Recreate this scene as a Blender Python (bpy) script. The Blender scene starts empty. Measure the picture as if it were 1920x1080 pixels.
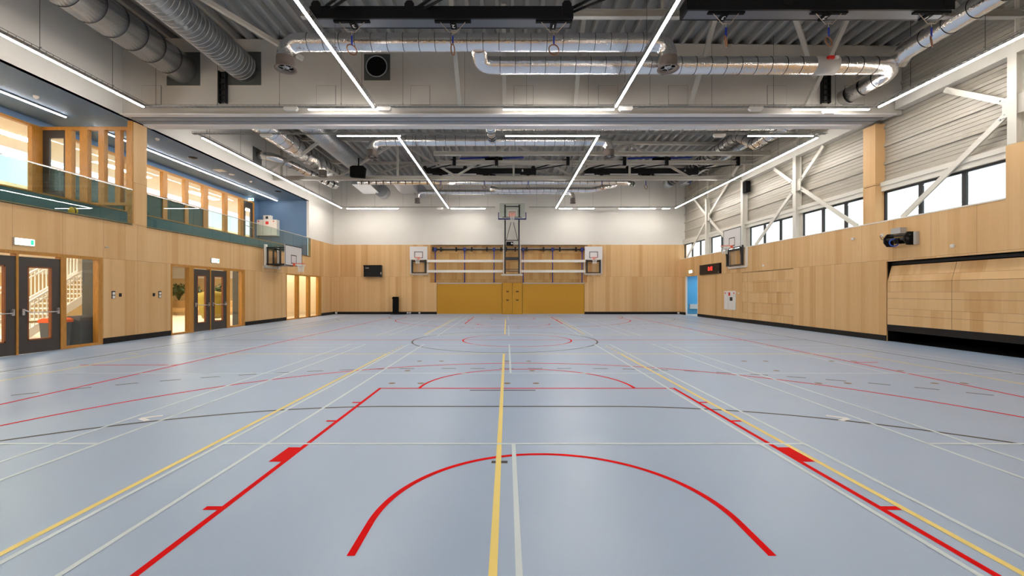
import bpy, bmesh, math, random
from mathutils import Vector, Matrix
random.seed(7)
C = bpy.context.scene.collection
PI = math.pi

# ------------------------------------------------------------------ camera
cam_d = bpy.data.cameras.new('camera')
cam = bpy.data.objects.new('camera', cam_d); C.objects.link(cam)
H = 1.597; F = 818.0; U0 = 950.6; V0 = 547.0
cam.location = (0, 0, H)
cam.rotation_euler = (PI/2, 0, 0)
cam_d.sensor_fit = 'HORIZONTAL'; cam_d.sensor_width = 36.0
cam_d.lens = F/1920*36.0
cam_d.shift_x = (960-U0)/1920; cam_d.shift_y = (V0-540)/1920
cam_d.clip_start = 0.05; cam_d.clip_end = 200
bpy.context.scene.camera = cam
vs = bpy.context.scene.view_settings
vs.view_transform = 'Standard'; vs.look = 'None'; vs.gamma = 1.0; vs.use_curve_mapping = False
vs.exposure = 0.0
# ------------------------------------------------------------------ world: bright overcast winter sky
w = bpy.data.worlds.new('overcast_sky'); bpy.context.scene.world = w; w.use_nodes = True
nt = w.node_tree; nt.nodes.clear()
wo = nt.nodes.new('ShaderNodeOutputWorld'); bg = nt.nodes.new('ShaderNodeBackground')
tc = nt.nodes.new('ShaderNodeTexCoord'); nz = nt.nodes.new('ShaderNodeTexNoise'); nz.inputs['Scale'].default_value = 9
rp = nt.nodes.new('ShaderNodeValToRGB')
rp.color_ramp.elements[0].position = .35; rp.color_ramp.elements[0].color = (.72, .80, .88, 1)
rp.color_ramp.elements[1].position = .6; rp.color_ramp.elements[1].color = (1, 1, 1, 1)
nt.links.new(tc.outputs['Generated'], nz.inputs['Vector']); nt.links.new(nz.outputs['Fac'], rp.inputs['Fac'])
nt.links.new(rp.outputs['Color'], bg.inputs['Color']); nt.links.new(bg.outputs[0], wo.inputs[0])
bg.inputs['Strength'].default_value = 2.2
LED_POWER = 88.0      # radiance of the LED tubes hanging in the hall
ROOM_POWER = 16.0      # ceiling panels added to light the rooms behind the left wall

# ------------------------------------------------------------------ materials
def newmat(name):
    m = bpy.data.materials.new(name); m.use_nodes = True
    nt = m.node_tree; b = nt.nodes['Principled BSDF']
    return m, nt, b
def pm(name, col, rough=.5, metal=0.0, noise=0.0, nscale=8.0, bump=0.0, bscale=60.0, spec=.5, stretch=None):
    m, nt, b = newmat(name)
    b.inputs['Base Color'].default_value = (*col, 1); b.inputs['Roughness'].default_value = rough
    b.inputs['Metallic'].default_value = metal; b.inputs['Specular IOR Level'].default_value = spec
    g = nt.nodes.new('ShaderNodeNewGeometry')
    vec = g.outputs['Position']
    if stretch:
        mp = nt.nodes.new('ShaderNodeMapping'); mp.inputs['Scale'].default_value = stretch
        nt.links.new(vec, mp.inputs['Vector']); vec = mp.outputs[0]
    if noise:
        n = nt.nodes.new('ShaderNodeTexNoise'); n.inputs['Scale'].default_value = nscale; n.inputs['Detail'].default_value = 4
        nt.links.new(vec, n.inputs['Vector'])
        hs = nt.nodes.new('ShaderNodeMapRange'); hs.inputs['To Min'].default_value = 1-noise; hs.inputs['To Max'].default_value = 1+noise
        nt.links.new(n.outputs['Fac'], hs.inputs['Value'])
        mx = nt.nodes.new('ShaderNodeVectorMath'); mx.operation = 'SCALE'
        mx.inputs[0].default_value = col; nt.links.new(hs.outputs[0], mx.inputs['Scale'])
        nt.links.new(mx.outputs[0], b.inputs['Base Color'])
    if bump:
        n = nt.nodes.new('ShaderNodeTexNoise'); n.inputs['Scale'].default_value = bscale; n.inputs['Detail'].default_value = 3
        nt.links.new(vec, n.inputs['Vector'])
        bp = nt.nodes.new('ShaderNodeBump'); bp.inputs['Strength'].default_value = bump; bp.inputs['Distance'].default_value = .02
        nt.links.new(n.outputs['Fac'], bp.inputs['Height']); nt.links.new(bp.outputs[0], b.inputs['Normal'])
    return m
def emat(name, col, s):
    m, nt, b = newmat(name)
    b.inputs['Base Color'].default_value = (*col, 1)
    b.inputs['Emission Color'].default_value = (*col, 1); b.inputs['Emission Strength'].default_value = s
    return m
def mth(nt, op, a, b_=None, c=None):
    n = nt.nodes.new('ShaderNodeMath'); n.operation = op
    for i, v in enumerate((a, b_, c)):
        if v is None: continue
        if isinstance(v, (int, float)): n.inputs[i].default_value = v
        else: nt.links.new(v, n.inputs[i])
    return n.outputs[0]
def glassmat(name, tint, ior=1.45, rough=0.0):
    m, nt, b = newmat(name); nt.nodes.remove(b); out = nt.nodes['Material Output']
    t = nt.nodes.new('ShaderNodeBsdfTransparent'); t.inputs[0].default_value = (*tint, 1)
    g = nt.nodes.new('ShaderNodeBsdfGlossy'); g.inputs['Roughness'].default_value = rough
    ge = nt.nodes.new('ShaderNodeNewGeometry'); dt = nt.nodes.new('ShaderNodeVectorMath'); dt.operation = 'DOT_PRODUCT'
    nt.links.new(ge.outputs['Normal'], dt.inputs[0]); nt.links.new(ge.outputs['Incoming'], dt.inputs[1])
    r0 = ((ior-1)/(ior+1))**2
    ab = mth(nt, 'ABSOLUTE', dt.outputs['Value'])      # Schlick reflection, the same from both faces of the pane
    fr = mth(nt, 'ADD', r0, mth(nt, 'MULTIPLY', 1-r0, mth(nt, 'POWER', mth(nt, 'SUBTRACT', 1.0, ab), 5.0)))
    x = nt.nodes.new('ShaderNodeMixShader'); nt.links.new(fr, x.inputs[0])
    nt.links.new(t.outputs[0], x.inputs[1]); nt.links.new(g.outputs[0], x.inputs[2]); nt.links.new(x.outputs[0], out.inputs[0])
    return m
def woodpanel(name, axis, off=0.0, pitch=1.225, joint=2.62, rowh=None, light=(.71, .46, .225), dark=(.52, .275, .09), perf=True):
    """birch veneer panelling: vertical boards of uneven width and tone, panel joints"""
    m, nt, b = newmat(name)
    g = nt.nodes.new('ShaderNodeNewGeometry'); sp = nt.nodes.new('ShaderNodeSeparateXYZ'); nt.links.new(g.outputs['Position'], sp.inputs[0])
    s = sp.outputs[axis]; z = sp.outputs['Z']
    row = mth(nt, 'FLOOR', mth(nt, 'DIVIDE', mth(nt, 'SUBTRACT', z, 0 if rowh else joint), rowh or 20.0))
    v1 = nt.nodes.new('ShaderNodeTexVoronoi'); v1.voronoi_dimensions = '1D'; v1.inputs['Scale'].default_value = 1
    nt.links.new(mth(nt, 'ADD', mth(nt, 'MULTIPLY', s, 2.7), mth(nt, 'MULTIPLY', row, 31.7)), v1.inputs['W'])
    s1 = nt.nodes.new('ShaderNodeSeparateColor'); nt.links.new(v1.outputs['Color'], s1.inputs[0])
    v2 = nt.nodes.new('ShaderNodeTexVoronoi'); v2.voronoi_dimensions = '1D'; v2.inputs['Scale'].default_value = 1
    nt.links.new(mth(nt, 'ADD', mth(nt, 'MULTIPLY', s, 7.1), mth(nt, 'MULTIPLY', row, 11.3)), v2.inputs['W'])
    s2 = nt.nodes.new('ShaderNodeSeparateColor'); nt.links.new(v2.outputs['Color'], s2.inputs[0])
    cb = nt.nodes.new('ShaderNodeCombineXYZ'); nt.links.new(mth(nt, 'MULTIPLY', s, 45), cb.inputs[0]); nt.links.new(mth(nt, 'MULTIPLY', z, 2.0), cb.inputs[2])
    gn = nt.nodes.new('ShaderNodeTexNoise'); gn.inputs['Scale'].default_value = 1; gn.inputs['Detail'].default_value = 5
    nt.links.new(cb.outputs[0], gn.inputs['Vector'])
    t = mth(nt, 'ADD', mth(nt, 'MULTIPLY', mth(nt, 'POWER', s1.outputs[0], 2.0), .62), mth(nt, 'MULTIPLY', mth(nt, 'POWER', s2.outputs[1], 2.0), .30))
    t = mth(nt, 'ADD', t, mth(nt, 'MULTIPLY', mth(nt, 'SUBTRACT', gn.outputs['Fac'], .5), .5))
    mx = nt.nodes.new('ShaderNodeMix'); mx.data_type = 'RGBA'
    nt.links.new(t, mx.inputs[0]); mx.inputs['A'].default_value = (*light, 1); mx.inputs['B'].default_value = (*dark, 1)
    fr = mth(nt, 'FRACT', mth(nt, 'DIVIDE', mth(nt, 'SUBTRACT', s, off), pitch))
    j = mth(nt, 'LESS_THAN', mth(nt, 'ABSOLUTE', mth(nt, 'SUBTRACT', fr, .5)), .4955)      # 1 away from a joint
    if rowh:
        fz = mth(nt, 'FRACT', mth(nt, 'DIVIDE', z, rowh)); jz = mth(nt, 'LESS_THAN', mth(nt, 'ABSOLUTE', mth(nt, 'SUBTRACT', fz, .5)), .49)
    else:
        jz = mth(nt, 'GREATER_THAN', mth(nt, 'ABSOLUTE', mth(nt, 'SUBTRACT', z, joint)), .006)
    jj = mth(nt, 'MULTIPLY', j, jz)
    k = mth(nt, 'ADD', .62, mth(nt, 'MULTIPLY', jj, .38))
    if perf:   # fine perforation of the acoustic veneer
        pz = mth(nt, 'SINE', mth(nt, 'MULTIPLY', z, 180)); ps = mth(nt, 'SINE', mth(nt, 'MULTIPLY', s, 180))
        k = mth(nt, 'MULTIPLY', k, mth(nt, 'SUBTRACT', 1.0, mth(nt, 'MULTIPLY', mth(nt, 'GREATER_THAN', mth(nt, 'MULTIPLY', pz, ps), .6), .10)))
    vm = nt.nodes.new('ShaderNodeVectorMath'); vm.operation = 'SCALE'
    nt.links.new(mx.outputs['Result'], vm.inputs[0]); nt.links.new(k, vm.inputs['Scale'])
    nt.links.new(vm.outputs[0], b.inputs['Base Color']); b.inputs['Roughness'].default_value = .55
    b.inputs['Specular IOR Level'].default_value = .3
    return m
M = {}
M['wood_left'] = woodpanel('birch_panel_left', 'Y', 10.85)
M['wood_right'] = woodpanel('birch_panel_right', 'Y', 13.89, 1.235)
M['wood_back'] = woodpanel('birch_panel_back', 'X', .2, 1.225, 2.66)
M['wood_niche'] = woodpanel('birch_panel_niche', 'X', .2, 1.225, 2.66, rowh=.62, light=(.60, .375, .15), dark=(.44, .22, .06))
M['wood_door'] = woodpanel('birch_sectional_door', 'Y', 12.07, 2.05, rowh=.53)
M['wood_pillar'] = woodpanel('birch_pillar', 'Y', 3.3, 5, 5.2)
M['frame_wood'] = pm('oiled_hardwood', (.46, .205, .030), .4, noise=.35, nscale=5, stretch=(6, 6, .9))
M['pale_wood'] = pm('pale_ply', (.62, .44, .22), .5, noise=.1)
M['white'] = pm('white_plaster', (.69, .66, .605), .75, noise=.03, nscale=2)
M['bulk'] = pm('bulkhead_board', (.56, .53, .48), .7, noise=.03, nscale=2)
M['steel'] = pm('cream_steel', (.66, .63, .56), .45)
M['clad'] = pm('liner_sheet', (.385, .35, .29), .38, noise=.03)
M['deck'] = pm('roof_sheet', (.34, .335, .32), .5)
M['flange'] = pm('white_flange', (.80, .79, .78), .4)
M['curtain'] = pm('grey_divider_cloth', (.34, .36, .38), .6)
M['galv'] = pm('galvanised', (.42, .43, .45), .45, .7, noise=.12)
M['tray'] = pm('grey_tray', (.27, .27, .26), .5, .3)
M['black'] = pm('black_metal', (.007, .007, .008), .42, spec=.25)
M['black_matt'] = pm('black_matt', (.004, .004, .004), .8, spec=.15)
M['charcoal'] = pm('charcoal_metal', (.028, .029, .031), .45, spec=.35)
M['frame_reflect'] = pm('painted_reflection_underside', (.13, .14, .165), .35, .4)  # blue-grey colour paints a reflection onto the black frame's underside
M['collar'] = pm('brown_grey_collar', (.13, .105, .09), .4)
M['roofsteel_dim'] = pm('dimmed_roof_steel', (.46, .44, .39), .5)  # cream steel darkened in colour for the dimmer light under the roof
M['foil_big'] = pm('foil_wrap_thick_duct', (.86, .85, .84), .25, .85, noise=.06, nscale=3, bump=.3, bscale=12)
M['skirt'] = pm('dark_skirting', (.009, .007, .006), .5, spec=.25)
M['door_brown'] = pm('dark_brown_door', (.045, .035, .029), .45)
M['red_wood'] = pm('red_brown_bead', (.26, .075, .015), .45, noise=.2, nscale=12)
M['bluepaint'] = pm('blue_paint', (.10, .185, .32), .6)
M['tealpaint'] = pm('teal_paint', (.055, .13, .16), .55)
M['darkgreen'] = pm('dark_green_board', (.035, .07, .06), .5)
M['skyblue'] = pm('bright_blue_paint', (.10, .42, .72), .5)
M['yellow'] = pm('ochre_panel', (.50, .245, .008), .5, noise=.03)
M['orange'] = pm('orange_rim', (.85, .09, .015), .4)
M['orange_lid'] = pm('orange_plastic', (.85, .12, .01), .45)
M['net'] = pm('net_cord', (.85, .83, .78), .8)
M['blue'] = pm('blue_metal', (.012, .03, .30), .4)
M['navy'] = pm('navy_pad', (.008, .018, .14), .5)
M['bluestrap'] = pm('bright_blue_webbing', (.02, .10, .60), .5)
M['ringwood'] = pm('ring_wood', (.22, .085, .025), .4)
M['rope'] = pm('rope', (.50, .40, .30), .8)
M['board'] = pm('white_board', (.72, .70, .69), .4)
M['enamel'] = pm('white_enamel', (.76, .73, .67), .4)
M['cabwhite'] = pm('white_cabinet', (.72, .70, .66), .45)
M['red'] = pm('red_sign', (.65, .02, .015), .45)
M['greybin'] = pm('grey_bin', (.075, .085, .09), .5)
M['greylid'] = pm('grey_lid', (.10, .095, .085), .5)
M['dgrey'] = pm('dark_grey_wall', (.075, .080, .072), .6)
M['cream'] = pm('cream_wall', (.80, .68, .48), .7)
M['creamfloor'] = pm('cream_floor', (.74, .62, .46), .4)
M['stair'] = pm('white_stair', (.80, .77, .72), .45)
M['beigeceil'] = pm('beige_acoustic', (.86, .74, .60), .8, noise=.14, nscale=25)
M['mustard'] = pm('mustard_felt', (.30, .22, .035), .85, noise=.1, nscale=30)
M['leather'] = pm('tan_upholstery', (.50, .30, .12), .6)
M['leaf'] = pm('leaf_green', (.025, .05, .012), .5, noise=.4)
M['chrome'] = pm('brushed_metal', (.62, .60, .58), .28, .9)
M['socket'] = pm('socket_white', (.75, .73, .68), .4)
M['metalgrey'] = pm('grey_enamel', (.42, .40, .37), .5)
M['led'] = emat('led_tube', (1.0, .95, .89), LED_POWER)
M['led_gallery'] = emat('led_tube_gallery', (1.0, .96, .92), LED_POWER*.42)
M['added_panel'] = emat('added_room_light', (1.0, .90, .76), ROOM_POWER)
M['added_panel_upper'] = emat('added_upper_room_light', (1.0, .93, .82), ROOM_POWER*5.0)  # added light to brighten the room beyond the gallery glazing
M['exitwhite'] = emat('exit_white', (.85, 1.0, .93), 5.0)
M['exitgreen'] = emat('exit_green', (.02, .55, .22), 2.0)
M['digits'] = emat('red_digits', (1.0, .03, .02), 3.0)
M['glass'] = glassmat('clear_glass', (.94, .96, .95))
M['rail_glass'] = glassmat('green_tint_glass', (.78, .86, .83), 1.5)
M['bb_glass'] = glassmat('backboard_glass', (.90, .94, .92), 1.5)
M['ballyellow'] = pm('ball_yellow', (.75, .48, .02), .5)
# crumpled foil wrap and spiral duct
M['foil'] = pm('foil_wrap', (.88, .87, .87), .17, 1.0, noise=.06, nscale=3, bump=.5, bscale=20)
M['spiral'] = pm('spiral_duct_steel', (.52, .54, .56), .36, 1.0, noise=.1, nscale=3)

def floor_material():
    m, nt, b = newmat('sports_floor')
    g = nt.nodes.new('ShaderNodeNewGeometry')
    n = nt.nodes.new('ShaderNodeTexNoise'); n.inputs['Scale'].default_value = .5; n.inputs['Detail'].default_value = 3
    nt.links.new(g.outputs['Position'], n.inputs['Vector'])
    r = nt.nodes.new('ShaderNodeValToRGB')
    r.color_ramp.elements[0].position = .35; r.color_ramp.elements[0].color = (.295, .398, .555, 1)
    r.color_ramp.elements[1].position = .7; r.color_ramp.elements[1].color = (.315, .418, .58, 1)
    nt.links.new(n.outputs['Fac'], r.inputs['Fac']); nt.links.new(r.outputs[0], b.inputs['Base Color'])
    n2 = nt.nodes.new('ShaderNodeTexNoise'); n2.inputs['Scale'].default_value = 1.7
    nt.links.new(g.outputs['Position'], n2.inputs['Vector'])
    mr = nt.nodes.new('ShaderNodeMapRange'); mr.inputs['To Min'].default_value = .34; mr.inputs['To Max'].default_value = .42
    nt.links.new(n2.outputs['Fac'], mr.inputs['Value']); nt.links.new(mr.outputs[0], b.inputs['Roughness'])
    b.inputs['Specular IOR Level'].default_value = .85
    return m
M['floor'] = floor_material()
def linemat(name, col): return pm(name, col, .44, spec=.22)
M['l_red'] = pm('line_red', (.72, .001, .002), .62, spec=.04); M['l_yel'] = linemat('line_yellow', (.86, .67, .20))
M['l_wht'] = linemat('line_white', (.62, .70, .72)); M['l_blk'] = linemat('line_dark', (.035, .025, .022))
M['l_brn'] = linemat('socket_cap_brown', (.22, .14, .06)); M['l_tape'] = linemat('tape_white', (.80, .78, .76))

# ------------------------------------------------------------------ mesh building
ORG = {}
class MB:
    def __init__(s): s.v = []; s.f = []; s.mi = []; s.k = 0; s.sm = []; s.smooth = False
    def mat(s, k): s.k = k; return s
    def add(s, vs, fs):
        o = len(s.v); s.v += [Vector(p) for p in vs]
        for f in fs: s.f.append([o+i for i in f]); s.mi.append(s.k); s.sm.append(s.smooth)
        return s
    def box(s, x0, x1, y0, y1, z0, z1):
        if x0 > x1: x0, x1 = x1, x0
        if y0 > y1: y0, y1 = y1, y0
        if z0 > z1: z0, z1 = z1, z0
        return s.add([(x0,y0,z0),(x1,y0,z0),(x1,y1,z0),(x0,y1,z0),(x0,y0,z1),(x1,y0,z1),(x1,y1,z1),(x0,y1,z1)],
                     [(0,3,2,1),(4,5,6,7),(0,1,5,4),(1,2,6,5),(2,3,7,6),(3,0,4,7)])
    def bar(s, p, q, w_, h_, up=(0,0,1)):
        p = Vector(p); q = Vector(q); d = (q-p).normalized(); up = Vector(up)
        a = d.cross(up)
        if a.length < 1e-4: a = d.cross(Vector((0,1,0)))
        a.normalize(); b = a.cross(d).normalized(); a *= w_/2; b *= h_/2
        vs = [p-a-b, p+a-b, p+a+b, p-a+b, q-a-b, q+a-b, q+a+b, q-a+b]
        return s.add(vs, [(0,1,2,3),(7,6,5,4),(0,4,5,1),(1,5,6,2),(2,6,7,3),(3,7,4,0)])
    def tube(s, pts, r, n=12, cap=True, closed=False):
        pts = [Vector(p) for p in pts]; N = len(pts); rs = r if isinstance(r, (list, tuple)) else [r]*N
        vs = []; fs = []; prev = None
        for i, p in enumerate(pts):
            if closed: d = pts[(i+1) % N]-pts[i-1]
            elif i == 0: d = pts[1]-p
            elif i == N-1: d = p-pts[-2]
            else: d = (pts[i+1]-p).normalized()+(p-pts[i-1]).normalized()
            d.normalize()
            if prev is None:
                a = d.orthogonal().normalized()
            else:
                a = prev-d*prev.dot(d)
                a = a.normalized() if a.length > 1e-5 else d.orthogonal().normalized()
            prev = a; b = d.cross(a)
            for k in range(n):
                t = 2*PI*k/n; vs.append(p+(a*math.cos(t)+b*math.sin(t))*rs[i])
        M_ = N if closed else N-1
        for i in range(M_):
            j = (i+1) % N
            for k in range(n): fs.append((i*n+k, i*n+(k+1) % n, j*n+(k+1) % n, j*n+k))
        sm = s.smooth; s.smooth = True; s.add(vs, fs); s.smooth = sm
        if cap and not closed:
            o = len(s.v)-len(vs)
            s.f.append([o+k for k in range(n)][::-1]); s.mi.append(s.k); s.sm.append(False)
            s.f.append([o+(N-1)*n+k for k in range(n)]); s.mi.append(s.k); s.sm.append(False)
        return s
    def torus(s, c, R, r, nrm, n=24, m=8):
        c = Vector(c); nrm = Vector(nrm).normalized(); a = nrm.orthogonal().normalized(); b = nrm.cross(a)
        return s.tube([c+(a*math.cos(2*PI*i/n)+b*math.sin(2*PI*i/n))*R for i in range(n)], r, m, closed=True)
    def lathe(s, c, prof, n=24):
        c = Vector(c); vs = []; fs = []
        for (r, z) in prof:
            for k in range(n): t = 2*PI*k/n; vs.append(c+Vector((r*math.cos(t), r*math.sin(t), z)))
        for i in range(len(prof)-1):
            for k in range(n): fs.append((i*n+k, i*n+(k+1) % n, (i+1)*n+(k+1) % n, (i+1)*n+k))
        s.smooth = True; s.add(vs, fs); s.smooth = False
        return s
    def prism(s, poly, ax, a, b):
        """polygon in the plane normal to ax ('x','y','z'), extruded from a to b"""
        n = len(poly)
        def P(p, t): return {'x': (t, p[0], p[1]), 'y': (p[0], t, p[1]), 'z': (p[0], p[1], t)}[ax]
        return s.add([P(p, a) for p in poly]+[P(p, b) for p in poly],
                     [tuple(range(n)), tuple(range(2*n-1, n-1, -1))]+[(i, i+n, (i+1) % n+n, (i+1) % n) for i in range(n)])
    def build(s, name, mat, parent=None, origin=None):
        if not s.v: return None
        o = Vector(origin) if origin is not None else Vector((0,0,0))
        po = ORG.get(parent.as_pointer(), Vector((0,0,0))) if parent else Vector((0,0,0))
        if parent: o = po
        me = bpy.data.meshes.new(name); me.from_pydata([v-o for v in s.v], [], s.f)
        ms = mat if isinstance(mat, (list, tuple)) else [mat]
        for m_ in ms: me.materials.append(M[m_] if isinstance(m_, str) else m_)
        for i, p in enumerate(me.polygons): p.material_index = min(s.mi[i], len(ms)-1); p.use_smooth = s.sm[i]
        bm = bmesh.new(); bm.from_mesh(me); bmesh.ops.recalc_face_normals(bm, faces=bm.faces); bm.to_mesh(me); bm.free()
        ob = bpy.data.objects.new(name, me); C.objects.link(ob)
        if parent: ob.parent = parent; ORG[ob.as_pointer()] = po
        else: ob.location = o; ORG[ob.as_pointer()] = o
        return ob
def thing(name, label, cat, loc, group=None):
    o = bpy.data.objects.new(name, None); C.objects.link(o); o.location = loc; ORG[o.as_pointer()] = Vector(loc)
    o['label'] = label; o['category'] = cat
    if group: o['group'] = group
    o.empty_display_size = .2
    return o
def tag(o, label, cat, group=None):
    o['label'] = label; o['category'] = cat
    if group: o['group'] = group
    return o
def struct(name, mb, mat, parent=None):
    o = mb.build(name, mat, parent)
    if not parent: o['kind'] = 'structure'
    return o
def clone(root, loc, label, group=None):
    def rec(o, par):
        c = o.copy(); C.objects.link(c)
        if par: c.parent = par
        for ch in o.children: rec(ch, c)
        return c
    r = rec(root, None); r.location = loc; r['label'] = label
    if group: r['group'] = group
    return r
def textmesh(name, s, size, mat, parent, loc, rot, depth=.004):
    cu = bpy.data.curves.new(name, 'FONT'); cu.body = s; cu.size = size; cu.extrude = depth/2; cu.align_x = 'CENTER'; cu.align_y = 'CENTER'
    t = bpy.data.objects.new(name, cu); C.objects.link(t)
    bpy.context.view_layer.update()
    me = bpy.data.meshes.new_from_object(t.evaluated_get(bpy.context.evaluated_depsgraph_get()))
    bpy.data.objects.remove(t); bpy.data.curves.remove(cu)
    me.materials.clear(); me.materials.append(M[mat])
    o = bpy.data.objects.new(name, me); C.objects.link(o); o.parent = parent
    o.location = Vector(loc)-ORG[parent.as_pointer()]; o.rotation_euler = rot
    return o
def LX(u, X=-12.3): return X*F/(u-U0)            # depth of a point of a side wall seen at column u
def roofz(x): return 9.57-.0105*x

XL, XR, YB, YN = -12.3, 12.3, 30.95, -2.1
# ================================================================== SETTING
# floor with its painted court markings
mb = MB(); mb.box(XL-.1, XR+.1, YN-.2, YB+.5, -.1, 0)
floor = struct('floor', mb, 'floor')
class Lines:
    """flat painted strips on the floor; every court is one part of the floor"""
    def __init__(s, z): s.z = z; s.v = []; s.f = []
    def quad(s, pts, dz=0.0):          # dz keeps crossing strips of one colour from lying in the same plane
        o = len(s.v); s.v += [(p[0], p[1], s.z+dz) for p in pts]; s.f.append([o, o+1, o+2, o+3])
    def rect(s, x0, x1, y0, y1, dz=.00005): s.quad([(x0,y0),(x1,y0),(x1,y1),(x0,y1)], dz)
    def hx(s, y, x0, x1, w_=.05): s.rect(x0, x1, y-w_/2, y+w_/2, 0.0)
    def vy(s, x, y0, y1, w_=.05): s.rect(x-w_/2, x+w_/2, y0, y1, .0001)
    def arc(s, cx, cy, r, a0, a1, w_=.05, n=64):
        for i in range(n):
            t0 = a0+(a1-a0)*i/n; t1 = a0+(a1-a0)*(i+1)/n
            P = lambda rr, t: (cx+rr*math.cos(t), cy+rr*math.sin(t))
            s.quad([P(r-w_/2, t0), P(r+w_/2, t0), P(r+w_/2, t1), P(r-w_/2, t1)], .00015)
    def disc(s, cx, cy, r, n=14):
        o = len(s.v); s.v += [(cx+r*math.cos(2*PI*i/n), cy+r*math.sin(2*PI*i/n), s.z) for i in range(n)]; s.f.append(list(range(o, o+n)))
    def build(s, name, mat, label):
        me = bpy.data.meshes.new(name); me.from_pydata(s.v, [], s.f); me.materials.append(M[mat])
        for p in me.polygons:
            pass
        bm = bmesh.new(); bm.from_mesh(me)
        for f in bm.faces:
            f.normal_update()
            if f.normal.z < 0: f.normal_flip()
        bm.to_mesh(me); bm.free()
        o = bpy.data.objects.new(name, me); C.objects.link(o); o.parent = floor; o['label'] = label
        return o
HB = -.07; MID = 14.44      # handball axis, half-way line
L = Lines(.0010)            # dark handball marking
for yb, sg in ((.07, 1), (28.8, -1)):
    a = (0, PI/2, PI) if sg > 0 else (0, -PI/2, -PI)
    L.hx(yb+sg*6, HB-1.5, HB+1.5)
    L.arc(HB+1.5, yb, 6, a[0], a[1]); L.arc(HB-1.5, yb, 6, a[1], a[2])
    # dashed nine metre line
    k = -4
    L.hx(yb+sg*7, HB-.53, HB+.53, .05); L.hx(yb+sg*4.02, HB-.075, HB+.075, .06)
    for k in range(-2, 3): L.hx(yb+sg*9, HB+k*.6-.15+.06, HB+k*.6+.15+.06)
    for side in (1, -1):
        for k in range(22):
            t0 = (.36+k*.6)/9; t1 = t0+.3/9
            if t1 > 1.25: break
            b0 = PI/2-t0 if side > 0 else PI/2+t0; b1 = PI/2-t1 if side > 0 else PI/2+t1
            L.arc(HB+1.5*side, yb, 9, sg*b0, sg*b1, n=3)
L.vy(HB-10, YN+1, 28.8); L.vy(HB+10, YN+1, 28.8)
L.hx(28.8, HB-10, HB+10); L.arc(HB, MID, 3, 0, 2*PI, n=96)
L.hx(MID, HB-10, -7.2); L.hx(MID, 7.85, HB+10)
L.build('handball_marking', 'l_blk', 'dark brown handball lines with dashed arcs')
L = Lines(.0014)            # red basketball marking
BX = .33
for yb, sg in ((1.436, 1), (27.44, -1)):
    Y = lambda d: yb+sg*d
    for sx in (-1, 1):
        L.rect(BX+sx*2.40, BX+sx*2.45, min(Y(0), Y(5.8)), max(Y(0), Y(5.8)))
        for d in (1.78, 3.95, 4.85): L.rect(BX+sx*2.45, BX+sx*2.56, min(Y(d-.025), Y(d+.03)), max(Y(d-.025), Y(d+.03)))
        L.rect(BX+sx*2.45, BX+sx*2.57, min(Y(2.66), Y(3.04)), max(Y(2.66), Y(3.04)))
        L.vy(BX+sx*6.6, min(Y(0), Y(2.99)), max(Y(0), Y(2.99)))
        L.rect(BX+sx*1.25, BX+sx*1.30, min(Y(1.2), Y(1.575)), max(Y(1.2), Y(1.575)))
    L.hx(Y(5.775), BX-2.45, BX+2.45)
    L.arc(BX, Y(1.575), 1.275, 0, sg*PI)
    L.arc(BX, Y(5.775), 1.78, 0, sg*PI)
    a0 = math.asin(1.415/6.75)
    L.arc(BX, Y(1.575), 6.73, sg*a0, sg*(PI-a0), n=96)
    L.hx(yb, BX-7.5, BX+7.5)
L.vy(BX-7.5, 1.436, 27.44); L.vy(BX+7.5, 1.436, 27.44); L.hx(MID, BX-7.5, BX+7.5)
L.arc(BX, MID, 1.78, 0, 2*PI, n=72); L.hx(9.5, -9.3, BX-7.5); L.hx(9.85, BX+7.5, BX+8.05)
L.build('basketball_marking', 'l_red', 'red basketball lines')
L = Lines(.0018)            # yellow volleyball marking, two courts across the hall
for y0 in (2.21, 16.3):
    y1 = y0+9
    L.hx(y0, -9.08, 8.92); L.hx(y1, -9.08, 8.92)
    L.vy(-9.08, y0, y1); L.vy(8.92, y0, y1); L.vy(-.08, y0, y1)
    for x in (-3.08, 2.92):
        L.vy(x, y0, y1)
        for k in range(5):
            L.vy(x, y1+.14+k*.35, y1+.29+k*.35)
    for x in (-9.6, 9.3): L.hx(y1, x-.15, x+.15)
L.build('volleyball_marking', 'l_yel', 'yellow volleyball lines')
L = Lines(.0022)            # white badminton marking, six courts
for y0 in (-.14, 15.79):
    for cx in (.069, -7.34, 7.47):
        y1 = y0+13.4
        for x in (-3.05, 3.05, -2.59, 2.59): L.vy(cx+x, y0, y1, .04)
        for d in (0, .76, 4.72, 8.68, 12.64, 13.4): L.hx(y0+d, cx-3.05, cx+3.05, .04)
        L.vy(cx, y0, y0+4.72, .04); L.vy(cx, y0+8.68, y1, .04)
L.build('badminton_marking', 'l_wht', 'pale white badminton lines')
L = Lines(.0026)            # post socket caps
for ys, us in ((10.03, (786.7, 827.5, 950.5, 991.3, 1395, 1435.6, 1559, 1600.6)), (8.81, (764, 997.5, 1456, 1688.6)),
               (7.6, (735, 789, 951, 1005, 1534.6, 1589.6, 1752.5, 1807.5))):
    for u in us: L.disc((u-U0)/F*ys, ys, .06)
    for u in us: L.disc((u-U0)/F*ys, 28.9-ys, .06)
L.build('floor_socket_cap', 'l_brn', 'small round brown caps over the post sockets')
L = Lines(.0026)            # white chevrons
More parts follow.
